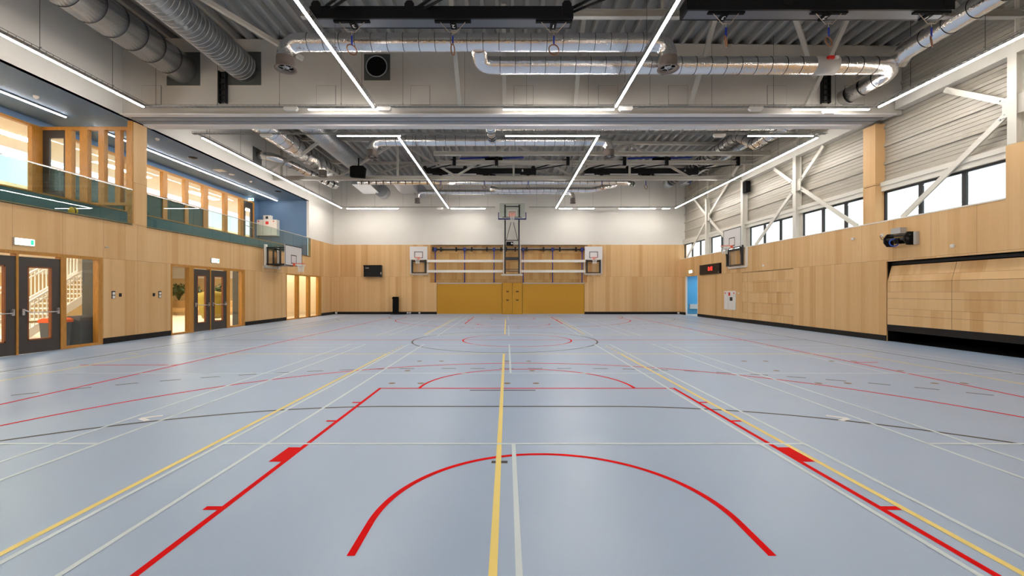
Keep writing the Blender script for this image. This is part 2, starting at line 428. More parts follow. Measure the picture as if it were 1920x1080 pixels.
for cx, sg in ((-4.62, 1), (4.30, -1)):
    for a, b in (((0, 0), (.19, .12)), ((0, 0), (.17, -.10))):
        q0 = Vector((cx, 5.5)); q1 = Vector((cx+sg*b[0], 5.5+b[1])); nn = (q1-q0).normalized(); nn = Vector((-nn.y, nn.x))*.032
        L.quad([q0-nn, q0+nn, q1+nn, q1-nn], .00002 if b[1] > 0 else 0)
L.build('chevron_marking', 'l_tape', 'white taped chevrons')

# ---- left wall
mb = MB()
def wallx(mb, x0, x1, y0, y1, z0, z1, holes):
    """wall slab normal to X with rectangular holes (y0,y1,z0,z1)"""
    ys = sorted({y0, y1, *[h[0] for h in holes], *[h[1] for h in holes]})
    for a, b in zip(ys, ys[1:]):
        hs = sorted([h for h in holes if h[0] <= a+1e-6 and h[1] >= b-1e-6], key=lambda h: h[2])
        z = z0
        for h in hs:
            if h[2] > z+1e-6: mb.box(x0, x1, a, b, z, h[2])
            z = h[3]
        if z < z1-1e-6: mb.box(x0, x1, a, b, z, z1)
D1 = (8.70, 13.27); D2 = (15.96, 20.47); W3 = (24.30, 28.87)
wallx(mb, XL-.15, XL, YN, YB, 0, 3.83, [(D1[0], D1[1], 0, 2.635), (D2[0], D2[1], 0, 2.62), (W3[0], W3[1], 0, 2.62)])
mb.box(XL-.15, XL, 27.3, YB, 3.83, 4.93)
struct('wall_left', mb, 'wood_left')
mb = MB()
mb.box(XL-.15, XL, YN, 27.1, 7.25, 9.72); mb.box(XL-.15, XL, 27.1, YB, 4.93, 9.72)
struct('wall_left', mb, 'white')
mb = MB()
for a, b in ((YN, D1[0]), (D1[1], D2[0]), (D2[1], W3[0]), (W3[1], YB)): mb.box(XL, XL+.015, a, b, .002, .18)
struct('baseboard_left', mb, 'skirt')
# ---- back wall
mb = MB()
n0, n1 = -4.98, 5.50     # niche with the climbing poles and the ochre panels
mb.box(XL-.1, n0, YB, YB+.2, 0, 2.24); mb.box(n1, XR, YB, YB+.2, 0, 2.24); mb.box(XL-.1, -5.45, YB, YB+.2, 2.24, 4.93); mb.box(5.69, XR, YB, YB+.2, 2.24, 4.93); mb.box(XR, XR+.45, YB, YB+.2, 3.80, 4.93)
mb.box(-5.5, 5.8, YB+.37, YB+.45, 0, 4.93)
mb2 = MB(); mb2.box(-5.45, 5.69, YB+.30, YB+.36, 2.24, 4.93)
struct('wall_back', mb, 'wood_back')
struct('wall_back', mb2, 'wood_niche')
mb = MB(); mb.box(XL-.15, XR+.45, YB, YB+.46, 4.93, 9.75); struct('wall_back', mb, 'white')
mb = MB(); mb.box(XL, n0, YB-.015, YB, .002, .18); mb.box(n1, XR, YB-.015, YB, .002, .18)
struct('baseboard_back', mb, 'skirt')
# ---- wall behind the camera
mb = MB(); mb.box(XL-.1, XR+.5, YN-.2, YN, 0, 3.9); struct('wall_front', mb, 'wood_back')
mb = MB(); mb.box(XL-3.5, XR+.5, YN-.2, YN, 3.9, 9.75); struct('wall_front', mb, 'white')
# ---- right wall
BD = (28.15, 30.0); GD = (18.74, 22.85); OD = (5.9, 14.14)
mb = MB()
wallx(mb, XR, XR+.08, 27.3, YB, 0, 2.8, [(BD[0], BD[1], 0, 2.63)])
wallx(mb, XR, XR+.42, YN, YB, 0, 3.88, [(27.3, YB, 0, 2.8), (GD[0], GD[1], 0, 2.60), (OD[0], OD[1], 0, 2.57)])
mb.box(XR, XR+.42, YN, 10.76, 3.88, 5.19)
struct('wall_right', mb, 'wood_right')
mb = MB()
for a, b in ((YN, OD[0]), (OD[1], BD[0]), (BD[1], YB)): mb.box(XR-.015, XR, a, b, .002, .18)
struct('baseboard_right', mb, 'skirt')
# liner tray cladding above the windows: stacked trays with a lip and fine grooves
mb = MB(); xc = XR+.33
prof = []
z = 5.22
while z < 9.55:
    prof += [(xc, z), (xc-.05, z+.004), (xc-.05, z+.085), (xc, z+.125)]
    for k in range(1, 4):
        zz = z+.125+k*.12
        prof += [(xc, zz-.006), (xc+.02, zz-.005), (xc+.02, zz+.005), (xc, zz+.006)]
    z += .60
vs_ = []; fs_ = []
for (x, zz) in prof: vs_ += [(x, YN, zz), (x, YB, zz)]
for i in range(len(prof)-1): fs_.append((2*i, 2*i+1, 2*i+3, 2*i+2))
mb.add(vs_, fs_); mb.box(xc+.06, xc+.14, YN, YB, 5.0, 9.75)
struct('wall_right', mb, 'clad')
mb = MB(); mb.box(XR+.20, xc+.1, 10.76, YB, 4.94, 5.22)          # lintel / blind box
mb.box(XR+.20, xc+.1, YN, 10.76, 5.19, 5.24)
mb.box(XR+.17, XR+.22, 10.76, YB, 5.10, 5.24)
for a, b in ((18.56, 18.88), (22.6, 23.02), (26.88, 27.2)): mb.box(XR+.27, XR+.37, a, b, 3.915, 4.94)
struct('trim_1', mb, 'steel')
mb = MB(); mb.box(XR-.01, XR+.42, 10.76, YB, 3.88, 3.915); struct('trim_2', mb, 'enamel')
# ---- windows of the right wall
for i, (a, b) in enumerate(((10.76, 14.57), (15.07, 18.58), (18.86, 22.62), (23.0, 26.9), (27.18, 30.94))):
    mb = MB(); xw = XR+.30; n = 3
    mb.box(xw, xw+.06, a, b, 3.915, 3.965); mb.box(xw, xw+.06, a, b, 4.88, 4.95)
    st = (b-a)/n
    for k in range(n+1):
        y = a+k*st; mb.box(xw-.005, xw+.065, max(a, y-.055), min(b, y+.055), 3.915, 4.95)
    fr = struct('window_%d' % (i+1), mb, 'charcoal')
    g_ = MB(); g_.box(xw+.02, xw+.03, a+.02, b-.02, 3.94, 4.92); g_.build('pane', 'glass', fr)
# ---- roof: trapezoidal sheet, ribs along the hall
mb = MB(); vs_ = []; x = XL-.2; pts = []; PT = .42
while x < XR+.6:
    z = roofz(x); pts += [(x, z), (x+.095, z), (x+.125, z+.19), (x+.39, z+.19)]; x += PT
pts.append((x, roofz(x)))
for (x, z) in pts: vs_ += [(x, YN-.2, z), (x, YB+.4, z)]
mb.add(vs_, [(2*i, 2*i+1, 2*i+3, 2*i+2) for i in range(len(pts)-1)])
mb.add([(XL-.4, YN-.2, 10.02), (XR+.8, YN-.2, 9.80), (XR+.8, YB+.5, 9.80), (XL-.4, YB+.5, 10.02)], [(0, 1, 2, 3)])
struct('ceiling', mb, 'deck')
# ---- bulkhead over the dividing curtain
mb = MB(); mb.prism([(XL, 7.265), (XR+.32, 7.265), (XR+.32, roofz(XR)+.02), (XL, roofz(XL)+.02)], 'y', 13.95, 14.06); mb.prism([(XL, 7.265), (XR+.32, 7.265), (XR+.32, roofz(XR)+.02), (XL, roofz(XL)+.02)], 'y', 14.76, 14.95); mb.box(XL, XR+.32, 14.06, 14.76, 7.335, 7.5)
struct('trim_3', mb, 'bulk')

# ================================================================== DIVIDER HOUSING AND PILLARS
t = thing('curtain_housing', 'long white and grey housing of the dividing curtain spanning the hall under the bulkhead', 'curtain', (0, 14.45, 7.2))
mb = MB(); mb.box(XL, XR+.1, 13.86, 14.08, 7.235, 7.262); mb.box(XL+.02, XR-.3, 14.74, 15.04, 7.20, 7.262); mb.build('flange', 'flange', t)
mb = MB()
for k, (a, b) in enumerate(((14.08, 14.22), (14.24, 14.36), (14.38, 14.52), (14.54, 14.74))):
    mb.prism([(a, 7.33), (a, 7.275-.012*(k % 2)), ((a+b)/2, 7.25), (b, 7.275-.012*(k % 2)), (b, 7.33)], 'x', XL+.02, XR-.02)
mb.build('folded_curtain', 'curtain', t)
t = thing('pillar', 'birch-clad pillar rising through the left gallery opening under the curtain housing', 'pillar', (-12.36, 14.62, 3.83))
mb = MB(); mb.box(XL-.14, XL+.01, 14.36, 14.89, 3.83, 7.20); mb.build('cladding', 'wood_pillar', t)
mb = MB(); mb.box(XL-.14, XL+.005, 14.30, 14.36, 3.83, 7.20); mb.build('edge_post', 'frame_wood', t)
t = thing('pillar', 'birch-clad pillar between the clerestory windows on the right, under the curtain housing', 'pillar', (12.5, 14.82, 3.9))
mb = MB(); mb.box(XR, XR+.39, 14.57, 15.07, 3.90, 5.14); mb.build('lower_cladding', 'wood_pillar', t)
mb = MB(); mb.box(XR, XR+.39, 14.57, 15.07, 5.16, 7.20); mb.build('upper_cladding', 'wood_pillar', t)

# ---- access hatches, openings in the bulkhead
ordn = ['first', 'second', 'third', 'fourth', 'fifth', 'sixth', 'seventh', 'eighth']
for i, u in enumerate((284.5, 611.5, 788, 981.5, 1140, 1271, 1456.5, 1602)):
    x = (u-U0)*13.95/F
    t = thing('access_hatch', 'square outlined access hatch in the white bulkhead, %s from the left' % ordn[i], 'hatch', (x, 13.94, 7.55), 'access hatches in the bulkhead')
    mb = MB(); mb.box(x-.31, x+.31, 13.942, 13.95, 7.56, 8.19); mb.build('shadow_gap', 'charcoal', t)
    mb = MB(); mb.box(x-.302, x+.302, 13.936, 13.944, 7.568, 8.182); mb.build('door', 'bulk', t)
for (x, z, sz, rr, lab) in ((-4.15, 8.77, .83, .33, 'square dark vent plate with a round open duct in the bulkhead, left of centre'),):
    t = thing('vent_plate', lab, 'vent', (x, 13.9, z))
    mb = MB(); mb.box(x-sz/2, x+sz/2, 13.925, 13.95, z-sz/2, z+sz/2); mb.build('plate', 'dgrey', t)
    mb = MB(); mb.tube([(x, 13.88, z), (x, 13.93, z)], rr, 28); mb.build('opening', 'black_matt', t)
    mb = MB(); mb.torus((x, 13.88, z), rr, .018, (0, 1, 0), 32); mb.build('collar', 'galv', t)

# ================================================================== LIGHT LINES
def light_line(label, p0, p1, tubes, group, wires=True, tray=True, nm='suspended_light_line', emi='led', z=7.2):
    """p0,p1 = ends (x,y); tubes = list of (s0,s1) distances along the line that carry LED"""
    p0 = Vector((*p0, z)); p1 = Vector((*p1, z)); d = (p1-p0); Ln = d.length; d.normalize(); sd = Vector((-d.y, d.x, 0))
    t = thing(nm, label, 'light', p0, group)
    if tray:
        mb = MB()
        for o in (-.05, .05):
            for zz in (.075, .13): mb.bar(p0+sd*o+Vector((0,0,zz)), p1+sd*o+Vector((0,0,zz)), .01, .012)
        s = 0.0
        while s < Ln:
            q = p0+d*s+Vector((0,0,.078)); mb.bar(q-sd*.05, q+sd*.05, .008, .012)
            for o in (-.05, .05): mb.bar(q+sd*o, q+sd*o+Vector((0,0,.055)), .008, .008, up=(1, 0, 0))
            s += .16
        mb.bar(p0+sd*.02+Vector((0,0,.09)), p1+sd*.02+Vector((0,0,.09)), .03, .018)
        mb.build('cable_tray', 'tray', t)
    for (a, b) in tubes:
        n = max(1, round((b-a)/1.45)); st = (b-a)/n
        hb = MB(); hb.bar(p0+d*a+Vector((0,0,.025)), p0+d*b+Vector((0,0,.025)), .075, .026); hb.build('trunking', 'tray', t)
        for k in range(n):
            mb = MB(); mb.bar(p0+d*(a+k*st+.012)+Vector((0,0,.0)), p0+d*(a+(k+1)*st-.012)+Vector((0,0,.0)), .052, .022)
            mb.build('led_tube', emi, t)
    if wires:
        n = max(1, int(Ln/1.9)); 
        for k in range(n+1):
            s = min(Ln-.1, .5+k*1.9)
            q = p0+d*s; mb = MB(); mb.bar(q+Vector((0,0,.10)), Vector((q.x, q.y, roofz(q.x))), .007, .007)
            mb.bar(q-sd*.05+Vector((0,0,.17)), q+sd*.05+Vector((0,0,.17)), .008, .008); mb.build('suspension_wire', 'charcoal', t)
    return t
gl = 'suspended LED light lines'
YA, YBk, YC = 13.42, 15.7, 29.4
for x0, lab in ((-11.03, 'LED light line along the left wall'), (-4.06, 'left inner LED light line'), (3.30, 'right inner LED light line'), (11.29, 'LED light line along the window wall')):
    light_line(lab+', hanging in the near half of the hall', (x0, -1.6), (x0, YA-.05), [(0.1, 15.0-.15)], gl)
for x0, lab in ((-11.1, 'LED light line beside the left wall'), (-3.94, 'left inner LED light line'), (3.29, 'right inner LED light line'), (11.3, 'LED light line beside the window wall')):
    light_line(lab+', hanging in the far half of the hall', (x0, YBk+.08), (x0, YC-.05), [(0.1, YC-YBk-.2)], gl)
def xs(y, us): return [((a-U0)*y/F+11.3, (b-U0)*y/F+11.3) for a, b in us]
light_line('cross light line with three lit stretches, hanging in front of the bulkhead', (-11.3, YA), (11.5, YA), xs(YA, ((578, 719), (943, 1152), (1485, 1630))), gl)
light_line('cross light line seen just below the curtain housing, behind the bulkhead', (-11.3, YBk), (11.5, YBk), xs(YBk, ((632, 751), (947, 1124), (1402, 1525))), gl)
light_line('cross light line in front of the far white wall, left of the centre basket', (-11.3, YC), (-.8, YC), xs(YC, ((650, 747), (845, 910))), gl)
light_line('cross light line in front of the far white wall, right of the centre basket', (1.5, YC), (11.5, YC), [(a-12.8, b-12.8) for a, b in xs(YC, ((1048, 1114), (1160, 1256)))], gl)
light_line('gallery ceiling light strip nearer the camera, left of the glazed screen', (-14.15, -1.5), (-14.15, 14.05), [(.1, 15.5)], 'gallery ceiling light strips', False, False, 'ceiling_light_strip', 'led_gallery', 7.19)
light_line('gallery ceiling light strip running to the far blue wall', (-14.15, 14.75), (-14.15, 26.9), [(.1, 12.1)], 'gallery ceiling light strips', False, False, 'ceiling_light_strip', 'led_gallery', 7.19)

# ================================================================== DUCTS
def duct(label, path, r, mat='foil', band=.34, name='air_duct', loc=None, ribs=False, group=None, elbow=None):
    t = thing(name, label, 'duct', loc or path[0], group)
    mb = MB(); mb.tube(path, r, 28); mb.mat(1)
    for p, q in zip(path, path[1:]):
        p = Vector(p); q = Vector(q); d = q-p; L_ = d.length
        if L_ < band*1.2: continue
        d.normalize(); s = band*.5
        while s < L_-.05:
            mb.torus(p+d*s, r+.002, .007 if not ribs else .011, d, 28, 5); s += band
    mb.build('duct_body', [mat, 'black' if not ribs else 'galv'], t)
    return t
def bend(a, corner, b, r=.35, n=7):
    """rounded corner points"""
    a, c, b = Vector(a), Vector(corner), Vector(b)
    d0 = (a-c).normalized(); d1 = (b-c).normalized()
    p0 = c+d0*r; p1 = c+d1*r; out = []
    for i in range(n+1):
        t_ = i/n; out.append(p0*(1-t_)**2+c*2*t_*(1-t_)+p1*t_**2)
    return out
def outlet(t, p, r):
    mb = MB(); x, y, z = p
    mb.lathe((x, y, z), [(r*1.02, .26), (r*1.03, .10), (r*1.0, 0), (r*1.22, -.03), (r*1.18, -.045), (r*.85, -.02), (r*.80, .08)], 28); mb.build('outlet_collar', 'collar', t)
    mb = MB(); mb.lathe((x, y, z), [(.001, .03), (r*.8, .02), (r*.8, .05)], 24); mb.build('outlet_core', 'black_matt', t)
    mb = MB(); mb.lathe((x, y, z), [(.02, -.02), (r*.30, -.012), (r*.38, .01)], 18)
    for k in range(5):
        a = 2*PI*k/5; mb.bar((x+math.cos(a)*r*.35, y+math.sin(a)*r*.35, z-.005), (x+math.cos(a)*r*.78, y+math.sin(a)*r*.78, z+.005), .02, .01)
    mb.build('swirl_vane', 'galv', t)
# big ducts along the left
duct('thick foil-wrapped duct running along the upper left into the bulkhead', [(-10.34, -1.9, 8.70), (-10.34, 13.93, 8.70)], .45, 'foil_big', band=.62)
duct('thick foil-wrapped duct behind the bulkhead along the upper left', [(-10.34, 14.98, 8.70), (-10.34, 26.3, 8.6)], .45, 'foil_big', band=.62)
duct('thick ribbed spiral duct beside the foil duct, near half', [(-8.39, -1.9, 8.73), (-8.39, 13.93, 8.73)], .43, 'spiral', .15, ribs=True)
duct('thick ribbed spiral duct beside the foil duct, far half', [(-8.39, 14.98, 8.73), (-8.39, 26.3, 8.65)], .43, 'spiral', .15, ribs=True)
for x, z, n in ((-10.34, 8.72, 'foil'), (-8.39, 8.73, 'ribbed')):
    mb = MB(); s = .53
    mb.box(x-s, x+s, 13.935, 13.949, z-s, z+s)
    tag(mb.build('duct_opening', 'dgrey', None, (x, 13.94, z)), 'dark square opening in the bulkhead around the %s duct' % n, 'opening')
# cross ducts with elbow outlets
def crossduct(label, y, z, x0, x1, r, drop=.55, elb=True):
    pts = ([(x0, y, z-drop)]+bend((x0, y, z-drop), (x0, y, z), (x1, y, z), .42) + bend((x0, y, z), (x1, y, z), (x1, y, z-drop), .42)+[(x1, y, z-drop)])
    t = duct(label, pts, r, band=.42, loc=(x0, y, z))
    outlet(t, (x0, y, z-drop-.12), r*1.02); outlet(t, (x1, y, z-drop-.12), r*1.02)
    return t
crossduct('foil cross duct with a round outlet at each end, nearest the camera', 11.6, 8.22, -5.88, 4.28, .23)
crossduct('foil cross duct with end outlets just behind the curtain housing', 18.6, 8.03, -5.75, 4.35, .215)
crossduct('thin foil cross duct with end outlets, farthest, before the white wall', 28.5, 8.10, -5.85, 4.30, .16)
pts = [(-.75, 11.6, 8.15)]+bend((-.75, 11.62, 8.2), (-.75, 12.3, 7.97), (2, 12.3, 7.97), .35)+bend((2, 12.3, 7.97), (10.97, 12.3, 7.97), (10.97, 13.2, 7.75), .4)+[(10.7, 13.9, 7.75)]
duct('second near foil cross duct, below the first, bending into the right bulkhead corner', pts, .235, band=.42)
t = thing('fire_damper', 'grey damper casing with red actuator on the foil duct at the right', 'damper', (8.95, 12.3, 7.97))
mb = MB(); mb.tube([(8.62, 12.3, 7.97), (9.25, 12.3, 7.97)], .245, 28); mb.build('casing', 'metalgrey', t)
mb = MB(); mb.box(8.85, 9.02, 12.0, 12.08, 8.02, 8.10); mb.build('actuator', 'red', t)
mb = MB(); mb.box(9.06, 9.14, 12.0, 12.06, 8.03, 8.10); mb.build('switch_box', 'socket', t)
duct('foil duct running along the upper right towards the camera', [(10.97, -1.5, 8.35), (10.97, 12.0, 8.22), (10.97, 12.25, 8.02)], .25, band=.6)
duct('foil duct crossing high behind the curtain housing', [(-.4, 16.2, 7.80), (9.6, 16.2, 7.80), (10.5, 16.8, 7.95)], .2, band=.42)
duct('short foil duct dropping from high cross duct to the one with outlets', [(-.62, 16.2, 7.80), (-.62, 18.4, 8.02)], .19, band=.4)
duct('foil duct along the right behind the pillar, stepping inward', [(10.97, 15.1, 8.15), (10.97, 19.2, 8.1), (10.7, 20.1, 8.78), (10.7, 28.4, 8.78)], .26, band=.42)
duct('outer foil duct running to the far right corner', [(11.85, 21.0, 8.98), (11.85, 28.6, 8.95)], .25, band=.42)
duct('thin pipe running between the two right foil ducts', [(11.3, 20.5, 8.6), (11.3, 28.4, 8.55)], .06, 'galv', 1.5)
for x, z, n in ((10.7, 8.78, 'inner'), (11.85, 8.95, 'outer')):
    mb = MB(); mb.tube([(x, 28.4, z), (x, 29.1, z)], .31, 28)
    tag(mb.build('duct_silencer', 'spiral', None, (x, 28.4, z)), 'grey silencer at the far end of the %s right duct' % n, 'duct')
duct('foil duct along the back truss, spanning the far half', [(-8.6, 25.2, 7.93), (6.8, 25.2, 7.93), (7.6, 26.2, 8.05)], .15, band=.42)
duct('short foil duct in front of the far wall bending up at both ends', [(-1.0, 26.6, 7.92), (-.5, 26.6, 7.80), (5.2, 26.6, 7.80), (6.6, 26.4, 8.1)], .15, band=.42)
# branch out of the left wall and its outlet
pts = [(XL+.02, 21.5, 8.3)]+bend((XL, 21.5, 8.3), (-11.6, 21.6, 8.3), (-10.0, 25.5, 7.78), .4)+[(-10.0, 25.5, 7.78)]
duct('bent foil duct coming out of a square opening in the left wall', pts, .2, band=.42)
mb = MB(); mb.box(XL, XL+.02, 21.1, 21.85, 7.9, 8.65); tag(mb.build('duct_opening', 'dgrey', None, (XL, 21.5, 8.3)), 'dark square opening in the upper left wall around the bent duct', 'opening')
t = duct('foil elbow with a round outlet under the thick left duct', [(-9.3, 22.0, 7.55)]+bend((-9.3, 22.0, 7.4), (-9.3, 22.0, 8.25), (-10.2, 22.0, 8.4), .4)+[(-9.95, 22.0, 8.35)], .2, band=.42)
outlet(t, (-9.3, 22.0, 7.45), .2)
for i, (x0, x1, y, z, dd) in enumerate(((-9.4, -7.2, 28.0, 8.1, 'left'), (-6.9, -5.2, 28.0, 8.1, 'right'))):
    t = thing('ventilation_box', 'flattened foil box with round end under the far roof, %s of the pair' % dd, 'duct', (x0, y, z))
    mb = MB(); mb.prism([(y-1.6, z), (y-1.6, z+.5), (y+.6, z+.45), (y+.6, z-.1)], 'x', x0, x0+1.1); mb.build('box_body', 'galv', t)
    mb = MB(); mb.tube([(x0+1.2, y+.4, z+.1), (x0+1.2, y+1.1, z+.1)], .42, 24); mb.build('round_end', 'galv', t)

# ================================================================== STEEL
def truss(label, y, zb, x0, x1):
    t = thing('roof_truss', label, 'truss', (0, y, zb))
    mb = MB(); mb.box(x0, x1, y-.11, y+.11, zb, zb+.02); mb.box(x0, x1, y-.11, y+.11, zb+.18, zb+.20); mb.box(x0, x1, y-.01, y+.01, zb+.02, zb+.18); mb.build('bottom_chord', 'roofsteel_dim', t)
    mb = MB(); mb.bar((x0, y, roofz(x0)-.08), (x1, y, roofz(x1)-.08), .18, .14); mb.build('top_chord', 'roofsteel_dim', t)
    for k in range(-3, 4):
        xb = .35+k*6.1+3.05; xt = .35+k*6.1; 
        for a, b in (((xt, roofz(xt)-.12), (xb, zb+.2)), ((xb, zb+.2), (xt+6.1, roofz(xt+6.1)-.12)), ((xt, zb+.2), (xt, roofz(xt)-.12))):
            if min(a[0], b[0]) < x0 or max(a[0], b[0]) > x1: continue
            mb = MB(); mb.bar((a[0], y, a[1]), (b[0], y, b[1]), .10, .10, up=(0, 1, 0)); mb.build('web_member', 'roofsteel_dim', t)
truss('cream steel roof truss spanning the far half, speakers hang below it', 22.95, 7.47, XL, XR+.1)
truss('cream steel roof truss just behind the curtain housing', 17.4, 8.35, XL, XR+.1)
truss('cream steel roof truss close to the far white wall', 27.0, 8.55, XL, XR+.1)
def ibeam(label, y, z, x0, x1, hh=.18, ww=.14):
    t = thing('support_beam', label, 'beam', (x0, y, z))
    mb = MB(); mb.box(x0, x1, y-ww/2, y+ww/2, z, z+.015); mb.box(x0, x1, y-ww/2, y+ww/2, z+hh-.015, z+hh); mb.box(x0, x1, y-.008, y+.008, z+.015, z+hh-.015); mb.build('i_section', 'roofsteel_dim', t)
    for x in (x0+.4, (x0+x1)/2, x1-.5):
        mb = MB(); mb.bar((x, y, z+hh), (x, y, roofz(x)), .06, .06, up=(0, 1, 0)); mb.build('hanger', 'roofsteel_dim', t)
ibeam('cream I-beam carrying the ring frames, far half, nearer of two', 20.8, 8.10, -3.5, 12.55)
ibeam('cream I-beam carrying the ring frames, far half, farther of two', 22.25, 8.10, -3.5, 12.55)
ibeam('cream I-beam behind the near ring frames', 10.62, 8.26, -5.0, 12.55)
# braces in front of the bulkhead
for i, (x, ya, za, lab) in enumerate(((-1.49, 12.4, 8.5, 'left of centre'), (-.09, 12.9, 8.9, 'near the centre'), (2.17, 12.9, 8.9, 'right of centre'), (5.82, 12.9, 8.5, 'right of the elbow outlet'), (9.5, 12.9, 8.45, 'beside the right cable ladder'))):
    mb = MB(); mb.bar((x, 13.88, 7.5), (x, ya, za), .12, .10); mb.bar((x, ya, za), (x, ya-.9, roofz(x)-.05), .12, .10)
    tag(mb.build('roof_brace', 'roofsteel_dim', None, (x, 13.88, 7.5)), 'cream strut sloping from bulkhead foot to roof, '+lab, 'brace', 'bulkhead struts')
for (p, q, lab) in (((-7.9, 10.3, 8.95), (-5.7, 12.2, 8.1), 'long cream steel brace high at the upper left beside the light line'),
                    ((-9.2, 19.5, 7.7), (-7.2, 19.8, 9.4), 'cream diagonal brace between the far left ducts'),
                    ((-11.9, 21.9, 7.7), (-9.6, 22.4, 9.3), 'cream diagonal brace at the left end of the far truss'),
                    ((7.0, 11.0, 9.3), (9.6, 13.6, 8.3), 'cream diagonal brace in the roof above the right foil duct'),
                    ((11.9, 11.5, 9.2), (10.9, 13.6, 8.2), 'short cream brace in the upper right roof corner')):
    mb = MB(); mb.bar(p, q, .11, .11); tag(mb.build('roof_brace', 'roofsteel_dim', None, p), lab, 'brace')
# columns and wind bracing of the window wall
def column(label, y, z0):
    t = thing('steel_column', label, 'column', (XR+.16, y, z0))
    mb = MB(); mb.box(XR+.02, XR+.035, y-.1, y+.1, z0, 7.38); mb.box(XR+.265, XR+.28, y-.1, y+.1, z0, 7.38); mb.box(XR+.035, XR+.265, y-.006, y+.006, z0, 7.38); mb.build('h_section', 'steel', t)
    mb = MB(); mb.box(XR+.10, XR+.20, y-.01, y+.01, 7.38, 9.3); mb.build('upper_stub', 'steel', t)
    return t
cols = ((10.65, 5.2, 'cream steel column on the raised birch block at the right edge'), (18.72, 3.92, 'cream steel column with bracing cross, third window bay'),
        (22.9, 3.92, 'plain cream steel column carrying the black speaker, behind the right basket'), (27.05, 3.92, 'cream steel column with bracing cross nearest the far corner'))
for y, z0, lab in cols: column(lab, y, z0)
xb_ = XR+.15
def brace(lab, y0, z0, y1, z1):
    t = thing('wind_brace', lab, 'brace', (xb_, y0, z0), 'wind braces of the window wall')
    mb = MB(); mb.bar((xb_, y0, z0), (xb_, y1, z1), .05, .15, up=(0, -(z1-z0), y1-y0)); mb.build('strut', 'steel', t)
    d = Vector((0, y1-y0, z1-z0)).normalized()
    for s in (.12, .26):
        mb = MB(); q = Vector((xb_, y0, z0))+d*s; mb.tube([q+Vector((-.055, 0, 0)), q+Vector((-.02, 0, 0))], .024, 8); mb.build('bolt', 'galv', t)
for yc, zc, spans, nm in ((10.65, 6.17, ((13.75, 3.93), (12.4, 7.34)), 'nearest'), (18.72, 6.15, ((15.5, 3.93), (21.85, 3.93), (17.15, 7.34), (20.35, 7.34)), 'middle'),
                          (27.05, 6.22, ((23.9, 3.93), (30.2, 3.93), (23.3, 8.49), (29.2, 7.9)), 'farthest')):
    for (y1, z1) in spans:
        sg = 1 if y1 > yc else -1
        d = Vector((0, y1-yc, z1-zc)).normalized()
        brace('%s %s diagonal of the %s bracing cross on the window wall' % ('upper' if z1 > zc else 'lower', 'far-side' if sg > 0 else 'near-side', nm), yc+d.y*.16, zc+d.z*.16, y1, z1)
    mb = MB(); mb.box(xb_-.05, xb_-.035, yc-.28, yc-.02, zc-.24, zc+.24); mb.box(xb_-.05, xb_-.035, yc+.02, yc+.28, zc-.24, zc+.24)
    tag(mb.build('gusset_plate', 'steel', None, (xb_, yc, zc)), 'cream gusset plates at the node of the %s bracing cross' % nm, 'plate')
t = thing('eaves_beam', 'deep cream beam along the top of the window wall under the light line', 'beam', (12.45, YN, 7.38))
mb = MB(); mb.box(XR+.02, XR+.30, YN, 13.85, 7.38, 7.40); mb.box(XR+.02, XR+.05, YN, 13.85, 7.40, 7.78); mb.box(XR+.02, XR+.30, YN, 13.85, 7.78, 7.80); mb.build('near_length', 'steel', t)
mb = MB(); mb.box(XR+.02, XR+.30, 15.08, 23.05, 7.38, 7.40); mb.box(XR+.02, XR+.05, 15.08, 23.05, 7.40, 7.78); mb.box(XR+.02, XR+.30, 15.08, 23.05, 7.78, 7.80); mb.build('far_length', 'steel', t)

